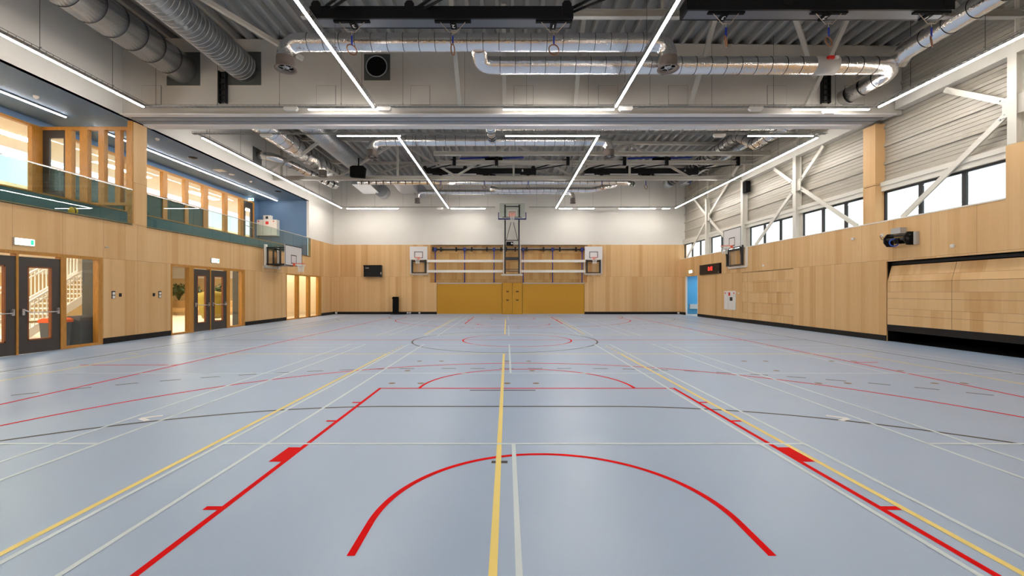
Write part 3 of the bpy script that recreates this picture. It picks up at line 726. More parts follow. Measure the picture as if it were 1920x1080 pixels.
# ================================================================== RING FRAMES
def ringframe(label, xc, y, z, marks, letter, arm=1.7):
    x0, x1 = xc-3.04, xc+3.04
    t = thing('ring_frame', label, 'gym frame', (xc, y, z), 'ceiling ring frames')
    mb = MB(); mb.box(x0, x1, y, y+.05, z, z+.28); mb.box(x0, x1, y+.36, y+.41, z, z+.28); mb.box(x0, x0+.05, y+.05, y+.36, z, z+.28); mb.box(x1-.05, x1, y+.05, y+.36, z, z+.28)
    mb.build('frame_rail', 'black', t)
    mb = MB(); mb.box(x0+.05, x1-.05, y+.05, y+.36, z+.002, z+.03); mb.build('underside', 'frame_reflect', t)
    for i in range(3):
        xr = xc+(i-1)*2.35+(.25 if letter is None else .27)
        mb = MB(); mb.box(xr-.42, xr+.42, y+.06, y+.14, z-.035, z+.01); mb.box(xr-.07, xr+.07, y+.10, y+.36, z-.05, z+.01); mb.build('ring_carrier', 'black_matt', t)
        if marks: textmesh('number_plate', marks[i], .17, 'flange', t, (xr, y+.22, z-.054), (PI, 0, PI))
    if letter: textmesh('letter_plate', letter, .17, 'flange', t, (x1-.72, y-.004, z+.15), (PI/2, 0, 0))
    # swing arms, brackets, drive tubes
    for x in (x0+.15, x0+2.3, x1-.15):
        mb = MB(); mb.prism([(x-.11, z+.1), (x+.11, z+.1), (x+.11, z+.33), (x+.06, z+.40), (x-.06, z+.40), (x-.11, z+.33)], 'y', y-.015, y); 
        mb.build('bracket_plate', 'black', t)
        mb = MB(); dy = -1.0
        xe = x+arm
        mb.tube([(x, y+.2, z+.28), (xe, y+dy*1.0, z+.46)], .035, 8); mb.tube([(x+.1, y+.2, z+.24), (xe, y+dy*1.0, z+.20)], .03, 8); mb.build('swing_arm', 'black', t)
        mb = MB(); mb.box(xe-.08, xe+.08, y+dy-.1, y+dy+.05, z+.12, z+.56); mb.build('pivot_bracket', 'black', t)
    for a, b in ((x0+2.1, x0+3.6), (x0+3.9, x0+5.4)):
        mb = MB(); mb.tube([(a, y-.75, z+.57), (b, y-.75, z+.62)], .05, 10); mb.build('drive_tube', 'blue', t)
    mb = MB(); mb.box(x0+3.55, x0+3.95, y-.85, y-.6, z+.38, z+.6); mb.tube([(x0+3.4, y-.72, z+.56), (x0+4.3, y-.72, z+.56)], .09, 12); mb.build('motor', 'black_matt', t)
    return t
ringframe('black ring frame above the near court, left, its carriers numbered 3 2 1', -1.51, 10.05, 7.90, '321', None)
ringframe('black ring frame above the near court, right, cut by the picture top', 7.11, 9.88, 7.99, '321', None, .6)
ringframe('black ring frame marked B in the far half', -1.49, 23.25, 7.90, None, 'B')
ringframe('black ring frame marked A in the far half', 7.17, 23.25, 7.90, None, 'A')
def ring(label, x, y, zt, zr, ang):
    t = thing('gymnastic_ring', label, 'gymnastic ring', (x, y, zr), 'gymnastic rings')
    nrm = (math.sin(ang), -math.cos(ang), .12*math.sin(3*ang))
    mb = MB(); mb.torus((x, y, zr), .118, .0145, nrm, 32, 8); mb.build('hoop', 'ringwood', t)
    mb = MB(); mb.bar((x, y, zr+.105), (x, y, zr+.33), .04, .008, up=(0, 1, 0)); mb.build('strap', 'blue', t)
    mb = MB()
    for s in (-1, 1): mb.tube([(x+s*.29, y, zt), (x+s*.08, y, zt-.24), (x, y, zr+.42), (x, y, zr+.32)], .008, 6)
    mb.build('rope', 'rope', t)
    return t
for i, (xc, y, z, side) in enumerate(((-1.51, 10.15, 7.87, 'left'), (7.11, 9.98, 7.96, 'right'))):
    for k, n in enumerate('321'):
        ring('wooden ring on a blue strap under carrier %s of the near %s ring frame' % (n, side), xc+(k-1)*2.35+.25, y, z, z-.64, (.75, 1.35, .15, .9, .45, .7)[i*3+k])
for xc, z, side in ((-1.49, 7.87, 'B'), (7.17, 7.87, 'A')):
    for k, n in enumerate(('left', 'middle', 'right')):
        ring('small wooden ring under the %s carrier of the far frame marked %s' % (n, side), xc+(k-1)*2.35+.27, 23.36, z, z-.66, .3+.3*k)

# ================================================================== BASKETS
def net(t, c, r, h=.42, n=12):
    mb = MB(); x, y, z = c; rows = 6
    P = lambda i, j: (x+math.cos(2*PI*(j+.5*(i % 2))/n)*(r*(1-.42*min(1, i/3.5))), y+math.sin(2*PI*(j+.5*(i % 2))/n)*(r*(1-.42*min(1, i/3.5))), z-h*i/rows)
    for i in range(rows):
        for j in range(n):
            o = j if i % 2 == 0 else j+1
            mb.tube([P(i, j), P(i+1, j)], .006, 4, False); mb.tube([P(i, j), P(i+1, (j-1) if i % 2 == 0 else (j+1))], .006, 4, False)
    return mb.build('net', 'net', t)
def backboard_local(W, Hh, rimoff=.15):
    pass
def wall_basket(label, wall, c, W, Hh, out, mount, frame):
    """wall: 'L','R','B' ; c = board centre (along wall, z) ; out = board plane offset from wall"""
    t = thing('basketball_hoop', label, 'basketball hoop', {'L': (XL, c[0], 0), 'R': (XR, c[0], 0), 'B': (c[0], YB, 0)}[wall][:2]+(c[1]-Hh/2,), 'wall baskets')
    # local frame: a along wall, n out of the wall, z up
    def P(a, n, z):
        if wall == 'L': return (XL+n, c[0]+a, z)
        if wall == 'R': return (XR-n, c[0]+a, z)
        return (c[0]+a, YB-n, z)
    def bx(mb, a0, a1, n0, n1, z0, z1):
        p, q = P(a0, n0, z0), P(a1, n1, z1); mb.box(p[0], q[0], p[1], q[1], p[2], q[2])
    zb = c[1]-Hh/2; zt = c[1]+Hh/2
    mb = MB(); bx(mb, -W/2, W/2, out-.03, out, zb, zt); mb.build('backboard', 'board', t)
    lw = .04; mb = MB()
    if W > 1.3:
        bx(mb, -W/2, W/2, out, out+.004, zb, zb+lw); bx(mb, -W/2, W/2, out, out+.004, zt-lw, zt); bx(mb, -W/2, -W/2+lw, out, out+.004, zb, zt); bx(mb, W/2-lw, W/2, out, out+.004, zb, zt)
    i0, i1, iw = zb+.12, zb+.12+.45, .295
    bx(mb, -iw, iw, out, out+.004, i0, i0+lw); bx(mb, -iw, iw, out, out+.004, i1-lw, i1); bx(mb, -iw, -iw+lw, out, out+.004, i0, i1); bx(mb, iw-lw, iw, out, out+.004, i0, i1)
    mb.build('board_marking', 'black', t)
    rz = zb+.13
    mb = MB(); cc = P(0, out+.15+.225, rz); mb.torus(cc, .225, .011, (0, 0, 1), 28, 8)
    bx(mb, -.08, .08, out, out+.16, rz-.02, rz+.012); bx(mb, -.10, .10, out, out+.02, rz-.13, rz+.02)
    mb.build('rim', 'orange', t); net(t, (cc[0], cc[1], rz-.01), .22)
    if mount == 'up':      # board raised on its rails, frame hanging below
        lo = zb-.93
        mb = MB(); 
        for s in (-1, 1): bx(mb, s*(W/2-.02)-.04, s*(W/2-.02)+.04, 0, .10, lo-.05, zb)
        bx(mb, -W/2+.02, W/2-.02, 0, .10, lo-.12, lo-.03); mb.build('wall_rail', 'enamel', t)
        mb = MB(); w2 = W/2-.16
        for s in (-1, 1): bx(mb, s*w2-.05, s*w2+.05, .14, .26, lo, zb+.1)
        bx(mb, -w2, w2, .14, .24, lo, lo+.06); bx(mb, -w2, w2, .16, .24, zb-.14, zb-.04); mb.build('sliding_frame', 'charcoal', t)
        mb = MB(); bx(mb, -.012, .012, .20, .22, lo+.03, zb); mb.build('crank_rod', 'galv', t)
        if out > .28:
            mb = MB()
            for s in (-1, 1): mb.bar(P(s*w2, .2, lo+.1), P(s*w2, out-.03, zb+.1), .05, .05)
            mb.build('stay', 'charcoal', t)
    else:                  # board held out from the wall on a frame
        lo, hi = zb-.02, zt-.08
        mb = MB()
        bx(mb, -W/2+.2, -W/2+.35, .045, .14, lo-.08, hi+.1); bx(mb, W/2-.35, W/2-.2, .045, .14, lo-.08, hi+.1); bx(mb, -W/2+.2, W/2-.2, 0, .12, lo-.10, lo); mb.build('wall_rail', 'enamel', t)
        mb = MB(); w2 = W/2-.28
        for s in (-1, 1):
            bx(mb, s*w2-.03, s*w2+.03, .14, out-.03, lo+.04, lo+.12); bx(mb, s*w2-.03, s*w2+.03, .14, out-.03, hi-.10, hi-.03)
            bx(mb, -w2, w2, .16, .22, hi-.10, hi-.04); bx(mb, -w2, w2, .16, .22, lo+.05, lo+.11)
        for s in (-1, 1):
          for nn in (.16, .45, .80, out-.09): bx(mb, s*w2-.03, s*w2+.03, nn, nn+.06, lo+.04, hi-.03)
        mb.build('support_frame', 'charcoal', t)
        mb = MB(); bx(mb, -.05, .05, .14, .4, lo-.12, lo-.02); mb.tube([P(0, .3, lo+.0), P(0, out-.1, lo+.06)], .03, 8); mb.build('height_drive', 'metalgrey', t)
    return t
wall_basket('basketball hoop held out from the left wall above the cream windows', 'L', (22.7, 3.45), 1.8, 1.05, 1.21, 'out', None)
wall_basket('basketball hoop raised high on the right window wall beside the scoreboard', 'R', (23.2, 4.43), 1.8, 1.05, .34, 'up', None)
wall_basket('small basketball hoop on the far wall, left of the ochre panels', 'B', ((784.6-U0)*30.6/F, 4.31), 1.24, .93, .30, 'up', None)
wall_basket('small basketball hoop on the far wall, right of the ochre panels', 'B', ((1113.3-U0)*30.6/F, 4.31), 1.24, .93, .30, 'up', None)
# centre hoop, folded high on its tall frame
cx = .35
t = thing('basketball_hoop', 'glass basketball backboard with navy padding on a tall dark frame, centre of the far wall', 'basketball hoop', (cx, YB-.2, 2.8), 'wall baskets')
yg = 29.15
mb = MB(); mb.box(cx-.88, cx+.88, yg, yg+.015, 6.52, 7.54); mb.build('backboard', 'bb_glass', t)
mb = MB()
for a in ((cx-.9, cx+.9, 7.53, 7.57), (cx-.9, cx+.9, 6.50, 6.54), (cx-.9, cx-.86, 6.5, 7.57), (cx+.86, cx+.9, 6.5, 7.57),
          (cx-.295, cx+.295, 7.02, 7.07), (cx-.295, cx+.295, 6.62, 6.67), (cx-.295, cx-.245, 6.62, 7.07), (cx+.245, cx+.295, 6.62, 7.07)):
    mb.box(a[0], a[1], yg-.006, yg+.02, a[2], a[3])
mb.build('board_marking', 'enamel', t)
mb = MB(); mb.box(cx-.94, cx+.94, yg-.03, yg+.05, 6.42, 6.50); mb.box(cx-.94, cx-.885, yg-.03, yg+.05, 6.42, 6.90); mb.box(cx+.885, cx+.94, yg-.03, yg+.05, 6.42, 6.90); mb.build('padding', 'navy', t)
mb = MB(); mb.torus((cx, yg-.38, 6.80), .225, .014, (0, 0, 1), 28, 8); mb.box(cx-.08, cx+.08, yg-.16, yg, 6.77, 6.81); mb.prism([(cx-.2, 6.62), (cx+.2, 6.62), (cx+.24, 6.80), (cx-.24, 6.80)], 'y', yg-.03, yg-.012); mb.build('rim', 'orange', t)
net(t, (cx, yg-.38, 6.79), .22, .46)
mb = MB()
for s in (-1, 1):
    mb.box(cx+s*.48-.05, cx+s*.48+.05, 30.2, 30.35, 2.85, 6.6); mb.box(cx+s*.48-.05, cx+s*.48+.05, 29.3, 29.42, 6.45, 7.45)
    mb.bar((cx+s*.48, 30.25, 6.55), (cx+s*.48, 29.35, 6.6), .07, .07)
    mb.bar((cx+s*.40, 30.2, 5.15), (cx+s*.08, 29.5, 6.30), .03, .03)
for z in (3.0, 3.12, 3.95, 5.13): mb.box(cx-.45, cx+.45, 30.2, 30.28, z, z+.05)
mb.box(cx-.45, cx+.45, 29.32, 29.40, 7.30, 7.36); mb.box(cx-.65, cx+.65, 29.2, 29.3, 6.52, 6.60); mb.box(cx-.45, cx+.45, 30.15, 30.3, 3.78, 3.98)
mb.build('tall_frame', 'charcoal', t)
mb = MB(); mb.box(cx-.62, cx-.56, 30.36, 30.5, 2.75, 6.4); mb.box(cx+.56, cx+.62, 30.36, 30.5, 2.75, 6.4); mb.box(cx-.75, cx+.75, 30.4, 30.55, 2.72, 2.83); mb.box(cx-.62, cx-.56, 30.5, 30.95, 5.2, 5.3); mb.box(cx+.56, cx+.62, 30.5, 30.95, 5.2, 5.3); mb.build('wall_rail', 'enamel', t)
mb = MB(); mb.box(cx-.40, cx+.08, 30.1, 30.2, 4.78, 5.05); mb.build('drive_box', 'black_matt', t)
mb = MB(); mb.box(cx-.07, cx+.0, 30.095, 30.1, 4.88, 4.99); mb.box(cx+.01, cx+.05, 30.095, 30.1, 4.88, 4.96); mb.build('white_mark', 'flange', t)
# white rails left and right of it
for lab, x0, x1 in (('left', -5.62, cx-.64), ('right', cx+.64, 5.50)):
    for zt_, z0, z1 in (('upper', 3.67, 3.84), ('lower', 2.95, 3.12)):
        mb = MB(); mb.box(x0, x1, 30.62, 30.72, z0, z1); xe_ = x0 if lab == 'left' else 4.85; mb.box(xe_, xe_+.15, 30.72, 30.945 if lab == 'left' else 31.245, z0, z1)
        tag(mb.build('mounting_rail', 'enamel', None, (x0, 30.67, z0)), '%s white horizontal mounting rail %s of the centre basket frame' % (zt_, lab), 'rail', 'white rails between the baskets')
# blue climbing poles and the black carrier rail above
pole_names = ['first', 'second', 'third', 'fourth', 'fifth', 'sixth']
for i, u in enumerate((816.3, 871.2, 926.4, 981, 1036.2, 1091.3)):
    x = (u-U0)*31.0/F
    t = thing('climbing_pole', 'thin blue vertical pole in the far niche, %s from the left' % pole_names[i], 'pole', (x, 31.0, 2.25), 'blue poles in the far niche')
    mb = MB(); mb.tube([(x, 31.0, 2.25), (x, 31.0, 4.5)], .035, 10); mb.build('pole', 'blue', t)
    mb = MB(); mb.box(x-.10, x+.10, 30.88, 31.1, 4.48, 4.72); mb.build('clamp', 'navy', t)
t = thing('carrier_rail', 'dark horizontal rail with clamps along the top of the far niche', 'rail', (-5.3, 30.95, 4.6))
mb = MB(); mb.tube([(-5.35, 31.05, 4.60), (5.6, 31.05, 4.60)], .05, 10); mb.build('tube', 'charcoal', t)
mb = MB(); mb.tube([(-4.9, 31.02, 4.68), (4.9, 31.02, 4.68)], .02, 8); mb.build('thin_rod', 'galv', t)
for x in (-5.25, -4.7, -3.6, -2.5, -1.42, -.42, -.05, .6, 1.4, 2.6, 3.75, 4.9):
    mb = MB(); mb.box(x-.05, x+.05, 30.9, 31.1, 4.46, 4.76); mb.tube([(x, 30.88, 4.70), (x, 30.93, 4.70)], .06, 8); mb.build('bracket', 'black', t)
# ochre panels and cupboard doors
t = thing('padded_wall_panel', 'wide ochre yellow panel on the far wall, left of the small doors', 'panel', (-2.7, YB, 0), 'ochre far wall panels')
mb = MB(); mb.box(n0+.02, -.36, YB+.0, YB+.28, .04, 2.16); mb.build('panel', 'yellow', t)
mb = MB(); mb.box(n0, -.36, YB-.01, YB+.29, 2.16, 2.24); mb.box(n0, -.36, YB-.01, YB+.3, .0, .04); mb.build('edge_trim', 'metalgrey', t)
t = thing('padded_wall_panel', 'wide ochre yellow panel on the far wall, right of the small doors', 'panel', (3.2, YB, 0), 'ochre far wall panels')
mb = MB(); mb.box(1.11, n1-.02, YB+.0, YB+.28, .04, 2.16); mb.build('panel', 'yellow', t)
mb = MB(); mb.box(1.11, n1, YB-.01, YB+.29, 2.16, 2.24); mb.box(1.11, n1, YB-.01, YB+.3, .0, .04); mb.build('edge_trim', 'metalgrey', t)
for x0, x1, xh, lab in ((-.33, .365, 0.03, 'left'), (.385, 1.08, .72, 'right')):
    t = thing('cupboard_door', 'narrow ochre cupboard door in the middle of the far wall, %s one' % lab, 'door', (x0, YB, 0), 'ochre cupboard doors')
    mb = MB(); mb.box(x0, x1, YB+.0, YB+.28, .006, 2.22); mb.build('leaf', 'yellow', t)
    for z in (1.62, 1.01):
        mb = MB(); mb.box(xh-.07, xh+.09, YB-.012, YB+.002, z-.05, z+.05); h = mb.build('recessed_handle', 'black', t)
        mb = MB(); mb.box(xh-.02, xh+.04, YB-.016, YB-.010, z-.01, z+.04); mb.build('pull', 'yellow', h)
# black screen box and black column unit
t = thing('screen_cabinet', 'black wall box with small pale lettering on the far wood wall', 'cabinet', (-9.55, YB, 2.6))
x0, x1 = (682-U0)*30.7/F, (714-U0)*30.7/F
mb = MB(); mb.box(x0, x1, YB-.28, YB, 2.66, 3.45); mb.box(x0-.02, x1+.03, YB-.31, YB, 3.39, 3.47); mb.box(x1-.02, x1+.04, YB-.31, YB, 2.63, 3.45); mb.build('casing', 'black', t)
mb = MB(); mb.box(x0+.13, x0+.37, YB-.285, YB-.279, 3.24, 3.29); mb.build('lettering', 'metalgrey', t)
mb = MB(); mb.box(x1+.0, x1+.045, YB-.32, YB-.30, 2.82, 2.97); mb.build('latch', 'socket', t)
t = thing('speaker_column', 'tall slim black unit standing on the floor against the far wall', 'column unit', (-7.9, YB-.3, 0))
x0, x1 = (736.5-U0)*30.6/F, (746-U0)*30.6/F
mb = MB(); mb.box(x0, x1, YB-.42, YB-.08, .04, 1.22); mb.prism([(x0-.06, 1.10), (x0+.0, 1.24), (x1, 1.24), (x1, 1.18), (x0, 1.10)], 'y', YB-.42, YB-.1); mb.build('body', 'black_matt', t)
mb = MB(); mb.box(x0-.12, x1+.12, YB-.5, YB-.05, .003, .05); mb.build('foot', 'black', t)
tag((lambda m: (m.box((747-U0)*30.6/F, (760-U0)*30.6/F, YB-.4, YB-.12, .003, .07), m.build('cable_pile', 'black_matt', None, (-7.3, 30.6, 0)))[1])(MB()), 'low black cable bundle on the floor beside the slim black unit', 'cable')
# skirting sockets
for u, lab in ((764.5, 'left'), (769, 'middle'), (786.5, 'right')):
    x = (u-U0)*30.93/F
    mb = MB(); mb.box(x-.06, x+.06, YB-.05, YB-.014, .05, .14); tag(mb.build('wall_socket', 'socket', None, (x, YB, .1)), 'small white socket on the dark skirting of the far wall, %s of three' % lab, 'socket', 'skirting sockets')
for x, lab in ((-12.1, 'far left corner'), (12.15, 'far right corner')):
    mb = MB(); mb.box(x-.07, x+.07, YB-.05, YB-.014, .04, .15); tag(mb.build('wall_socket', 'socket', None, (x, YB, .1)), 'small white socket on the skirting in the '+lab, 'socket', 'skirting sockets')

# ================================================================== LEFT WALL: DOORS AND GLAZING
def pushbar(t, y0, y1, x=XL):
    """panic bar on a leaf between y0 and y1"""
    mb = MB(); z = 1.08
    mb.box(x, x+.05, y0+.06, y0+.12, z-.08, z+.08); mb.box(x, x+.05, y1-.12, y1-.06, z-.08, z+.08)
    mb.tube([(x+.04, y0+.09, z+.06), (x+.11, y0+.22, z-.02), (x+.12, y1-.16, z-.02), (x+.05, y1-.09, z+.06)], .016, 8)
    return mb.build('push_bar', 'chrome', t)
def leaf(t, y0, y1, bar=True, x=XL-.06, top=2.49):
    mb = MB(); g0, g1 = y0+.22, y1-.22; z0, z1 = .34, 2.25
    mb.box(x, x+.05, y0, y1, .01, z0); mb.box(x, x+.05, y0, y1, z1, top); mb.box(x, x+.05, y0, g0, z0, z1); mb.box(x, x+.05, g1, y1, z0, z1)
    d = mb.build('door_leaf', 'door_brown', t)
    mb = MB()
    for a in ((g0, g1, z0, z0+.035), (g0, g1, z1-.035, z1), (g0, g0+.035, z0, z1), (g1-.035, g1, z0, z1)): mb.box(x-.01, x+.055, *a)
    mb.build('glazing_bead', 'red_wood', d)
    mb = MB(); mb.box(x+.018, x+.026, g0+.03, g1-.03, z0+.03, z1-.03); mb.build('pane', 'glass', d)
    if bar: pushbar(d, y0, y1, x+.05)
    return d
def frame(t, y0, y1, posts, z1, x0=XL-.15, x1=XL+.012, head=.085, sill=None):
    mb = MB(); mb.box(x0, x1, y0, y1, z1-head, z1)
    for a, b in posts: mb.box(x0, x1, a, b, .004, z1-head)
    for a, b in (sill or []): mb.box(x0, x1, a, b, .004, .07)
    return mb.build('frame', 'frame_wood', t)
# near double door with side light
t = struct('door_1', (lambda m: (m.box(XL-.15, XL+.012, D1[0], D1[1], 2.55, 2.632), m)[1])(MB()), 'frame_wood')
mb = MB()
for a, b in ((D1[0], 8.83), (9.83, 9.88), (10.93, 10.98), (12.02, 12.17), (13.12, 13.27)): mb.box(XL-.15, XL+.012, a, b, .004, 2.55)
mb.box(XL-.15, XL+.012, 12.17, 13.12, .004, .07); mb.build('post', 'frame_wood', t)
leaf(t, 9.88, 10.93); leaf(t, 10.98, 12.02); leaf(t, 8.83, 9.83)
mb = MB(); mb.box(XL-.08, XL-.07, 12.17, 13.12, .07, 2.55); mb.build('side_pane', 'glass', t)
# second double door with two side lights
t = struct('door_2', (lambda m: (m.box(XL-.15, XL+.012, D2[0], D2[1], 2.535, 2.618), m)[1])(MB()), 'frame_wood')
mb = MB()
for a, b in ((D2[0], 16.03), (16.86, 17.12), (18.07, 18.12), (19.14, 19.36), (20.22, 20.47)): mb.box(XL-.15, XL+.012, a, b, .004, 2.535)
for a, b in ((16.03, 16.86), (19.36, 20.22)): mb.box(XL-.15, XL+.012, a, b, .004, .07)
mb.build('post', 'frame_wood', t)
leaf(t, 17.12, 18.07); leaf(t, 18.12, 19.14)
mb = MB(); mb.box(XL-.08, XL-.07, 16.03, 16.86, .07, 2.535); mb.box(XL-.08, XL-.07, 19.36, 20.22, .07, 2.535); mb.build('side_pane', 'glass', t)
# three-part fixed window
t = struct('window_6', (lambda m: (m.box(XL-.15, XL+.012, W3[0], W3[1], 2.55, 2.618), m)[1])(MB()), 'frame_wood')
mb = MB()
for a, b in ((24.30, 24.36), (25.56, 25.80), (27.0, 27.28), (28.42, 28.87)): mb.box(XL-.15, XL+.012, a, b, .004, 2.55)
mb.box(XL-.15, XL+.012, W3[0], W3[1], .004, .06); mb.build('post', 'frame_wood', t)
for a, b in ((24.36, 25.56), (25.8, 27.0), (27.28, 28.42)):
    mb = MB(); mb.box(XL-.08, XL-.07, a, b, .06, 2.55); mb.build('pane', 'glass', t)
# exit signs
def exitsign(label, y, z, side='L', w_=.42):
    x = XL if side == 'L' else XR; s = 1 if side == 'L' else -1
    t = thing('exit_sign', label, 'exit sign', (x, y, z), 'illuminated exit signs')
    mb = MB(); mb.box(x, x+s*.05, y-w_/2-.02, y+w_/2+.02, z-.09, z+.09); mb.build('housing', 'metalgrey', t)
    mb = MB(); mb.box(x+s*.05, x+s*.075, y-w_/2, y+w_/2, z-.08, z+.08); mb.build('lit_face', 'exitwhite', t)
    mb = MB(); mb.box(x+s*.075, x+s*.08, y+w_*.28, y+w_*.46, z-.06, z+.06); mb.build('green_pictogram', 'exitgreen', t)
exitsign('lit exit sign above the near double door', 11.08, 2.86)
exitsign('lit exit sign above the second double door', 18.32, 2.90)
exitsign('small lit sign above the blue doorway', 29.1, 2.93, 'R')
# switches and sockets left wall
for u, lab in ((212.5, 'nearer the near door'), (299.5, 'nearer the second door')):
    y = LX(u); t = thing('switch_plate', 'black switch plate with two white rockers on the left wall, '+lab, 'switch', (XL, y, 1.4), 'left wall switches')
    mb = MB(); mb.box(XL, XL+.012, y-.06, y+.06, 1.38, 1.62); mb.build('plate', 'black', t)
    for z in (1.44, 1.55):
        mb = MB(); mb.box(XL+.012, XL+.02, y-.042, y+.042, z-.05, z+.035); mb.build('rocker', 'socket', t)
for u, lab in ((225.3, 'right of the near switch plate'), (288.3, 'left of the far switch plate')):
    y = LX(u); mb = MB(); mb.box(XL, XL+.012, y-.045, y+.045, 1.44, 1.55); tag(mb.build('wall_socket', 'black', None, (XL, y, 1.5)), 'small square black plate on the left wall, '+lab, 'socket')
y = LX(197.5); mb = MB(); mb.tube([(XL, y, 2.96), (XL+.06, y, 2.96)], .02, 10); mb.box(XL+.055, XL+.07, y-.045, y+.045, 2.95, 2.985); tag(mb.build('wall_hook', 'chrome', None, (XL, y, 2.96)), 'tiny metal fitting high on the left wall above the first switch plate', 'hook')

# ================================================================== LOBBY BEHIND THE LEFT WALL
mb = MB(); mb.box(-26.5, XL-.15, 3.0, 33, -.1, 0.0); struct('floor', mb, 'creamfloor')
mb = MB(); mb.box(-26.5, XL-.15, 3.0, 33, 3.42, 3.49); struct('ceiling', mb, 'white')
mb = MB(); mb.box(-26.6, -26.5, 3, 33, 0, 2.6); mb.box(-26.5, XL-.15, 33, 33.1, 0, 2.6); struct('wall_lobby', mb, 'pale_wood')
mb = MB(); mb.box(-26.6, -26.5, 3, 33, 2.6, 3.42); mb.box(-26.5, XL-.15, 33, 33.1, 2.6, 3.42); mb.box(-26.6, XL-.15, 2.9, 3.0, 0, 3.42); struct('wall_lobby', mb, 'stair')
mb = MB(); mb.box(-13.1, XL-.16, 13.45, 15.85, 0, 3.41); mb.box(-12.96, XL-.16, 20.6, 23.9, 0, 3.41); struct('wall_partition', mb, 'dgrey')
mb = MB(); mb.box(-14.05, -13.95, 23.9, 29.3, 0, 3.41); mb.box(-13.95, XL-.16, 29.2, 29.3, 0, 3.41); mb.box(-13.95, XL-.16, 23.9, 24.0, 0, 3.41); struct('wall_partition', mb, 'cream')
n_ = 0  # ceiling panels added to light the lobby, out of view
for (x, y, w_, l_) in ((-15, 8, .5, 3), (-15, 12, .5, 3), (-18, 9, .5, 4), (-18.5, 15, .5, 4), (-15, 18.5, .5, 3), (-17.5, 22, .5, 4), (-21, 20, .5, 5), (-20, 28, .5, 5), (-15.8, 28, .5, 4)):
    mb = MB(); mb.box(x-w_, x+w_, y-l_/2, y+l_/2, 3.40, 3.419); n_ += 1
    tag(mb.build('added_ceiling_light', 'added_panel', None, (x, y, 3.34)), 'unseen ceiling panel added to light the lobby behind the glazed doors', 'ceiling light', 'added lobby lights')
mb = MB(); mb.box(-13.5, -12.9, 24.6, 28.8, 3.40, 3.419); tag(mb.build('added_ceiling_light', 'added_panel', None, (-13.2, 26.5, 3.34)), 'unseen ceiling light added to the cream room behind the three-part window', 'ceiling light')
# stairs
t = thing('staircase', 'white open staircase with slatted balustrade seen through the near door', 'stairs', (-16.4, 13.9, 0))
xs0, xs1 = -17.3, -15.5; rise, run = .172, .285
for k in range(13):
    mb = MB(); y = 13.9+k*run; z = (k+1)*rise; mb.box(xs0, xs1, y, y+run+.05, z-.05, z); mb.build('tread', 'stair', t)
for x in (xs0, xs1):
    mb = MB(); mb.bar((x, 13.9, .1), (x, 13.9+13*run, .1+13*rise), .05, .26, up=(1, 0, 0)) if False else mb.bar((x, 13.9, .1), (x, 13.9+13*run, .1+13*rise), .05, .26); mb.build('stringer', 'stair', t)
    mb = MB(); mb.bar((x, 13.9, 1.12), (x, 13.9+13*run, 1.12+13*rise), .05, .05); mb.bar((x, 13.9, .95), (x, 13.9+13*run, .95+13*rise), .03, .04)
    s = 0
    while s < 13*run:
        z = .1+s*rise/run; mb.box(x-.012, x+.012, 13.9+s, 13.9+s+.03, z, z+1.0); s += .13
    mb.build('balustrade', 'stair', t)
mb = MB(); mb.box(xs0-.1, xs1+.1, 13.2, 13.9, 0, .16); mb.build('bottom_step', 'stair', t)
def wheelbin(label, x, y, w_, dpt, h, lid):
    t = thing('waste_bin', label, 'bin', (x, y, 0), 'waste bins behind the near door side light')
    mb = MB(); mb.add([(x-dpt*.42, y-w_*.42, .0), (x+dpt*.42, y-w_*.42, 0), (x+dpt*.42, y+w_*.42, 0), (x-dpt*.42, y+w_*.42, 0),
                       (x-dpt/2, y-w_/2, h-.12), (x+dpt/2, y-w_/2, h-.12), (x+dpt/2, y+w_/2, h-.12), (x-dpt/2, y+w_/2, h-.12)],
                      [(0,3,2,1),(4,5,6,7),(0,1,5,4),(1,2,6,5),(2,3,7,6),(3,0,4,7)]); mb.build('body', 'greybin', t)
    mb = MB(); pr = [(x-dpt/2-.02, h-.13), (x+dpt/2+.02, h-.13), (x+dpt/2+.02, h-.05), (x+dpt*.3, h), (x-dpt*.3, h), (x-dpt/2-.02, h-.05)]
    mb.prism(pr, 'y', y-w_/2-.02, y+w_/2+.02); mb.build('lid', lid, t)
wheelbin('grey waste bin with an orange lid behind the side light', -13.05, 12.62, .45, .50, .84, 'orange_lid')
wheelbin('grey waste bin with a dark lid behind the side light', -12.83, 13.14, .48, .42, .88, 'greylid')
t = thing('side_table', 'small pale wooden table frame in the lobby behind the near door', 'table', (-14.3, 12.9, 0))
mb = MB(); mb.box(-14.6, -14.0, 12.7, 13.2, .68, .74); mb.build('top', 'pale_wood', t)
for a, b in ((-14.6, 12.7), (-14.05, 12.7), (-14.6, 13.15), (-14.05, 13.15)):
    mb = MB(); mb.box(a, a+.05, b, b+.05, 0, .68); mb.build('leg', 'pale_wood', t)
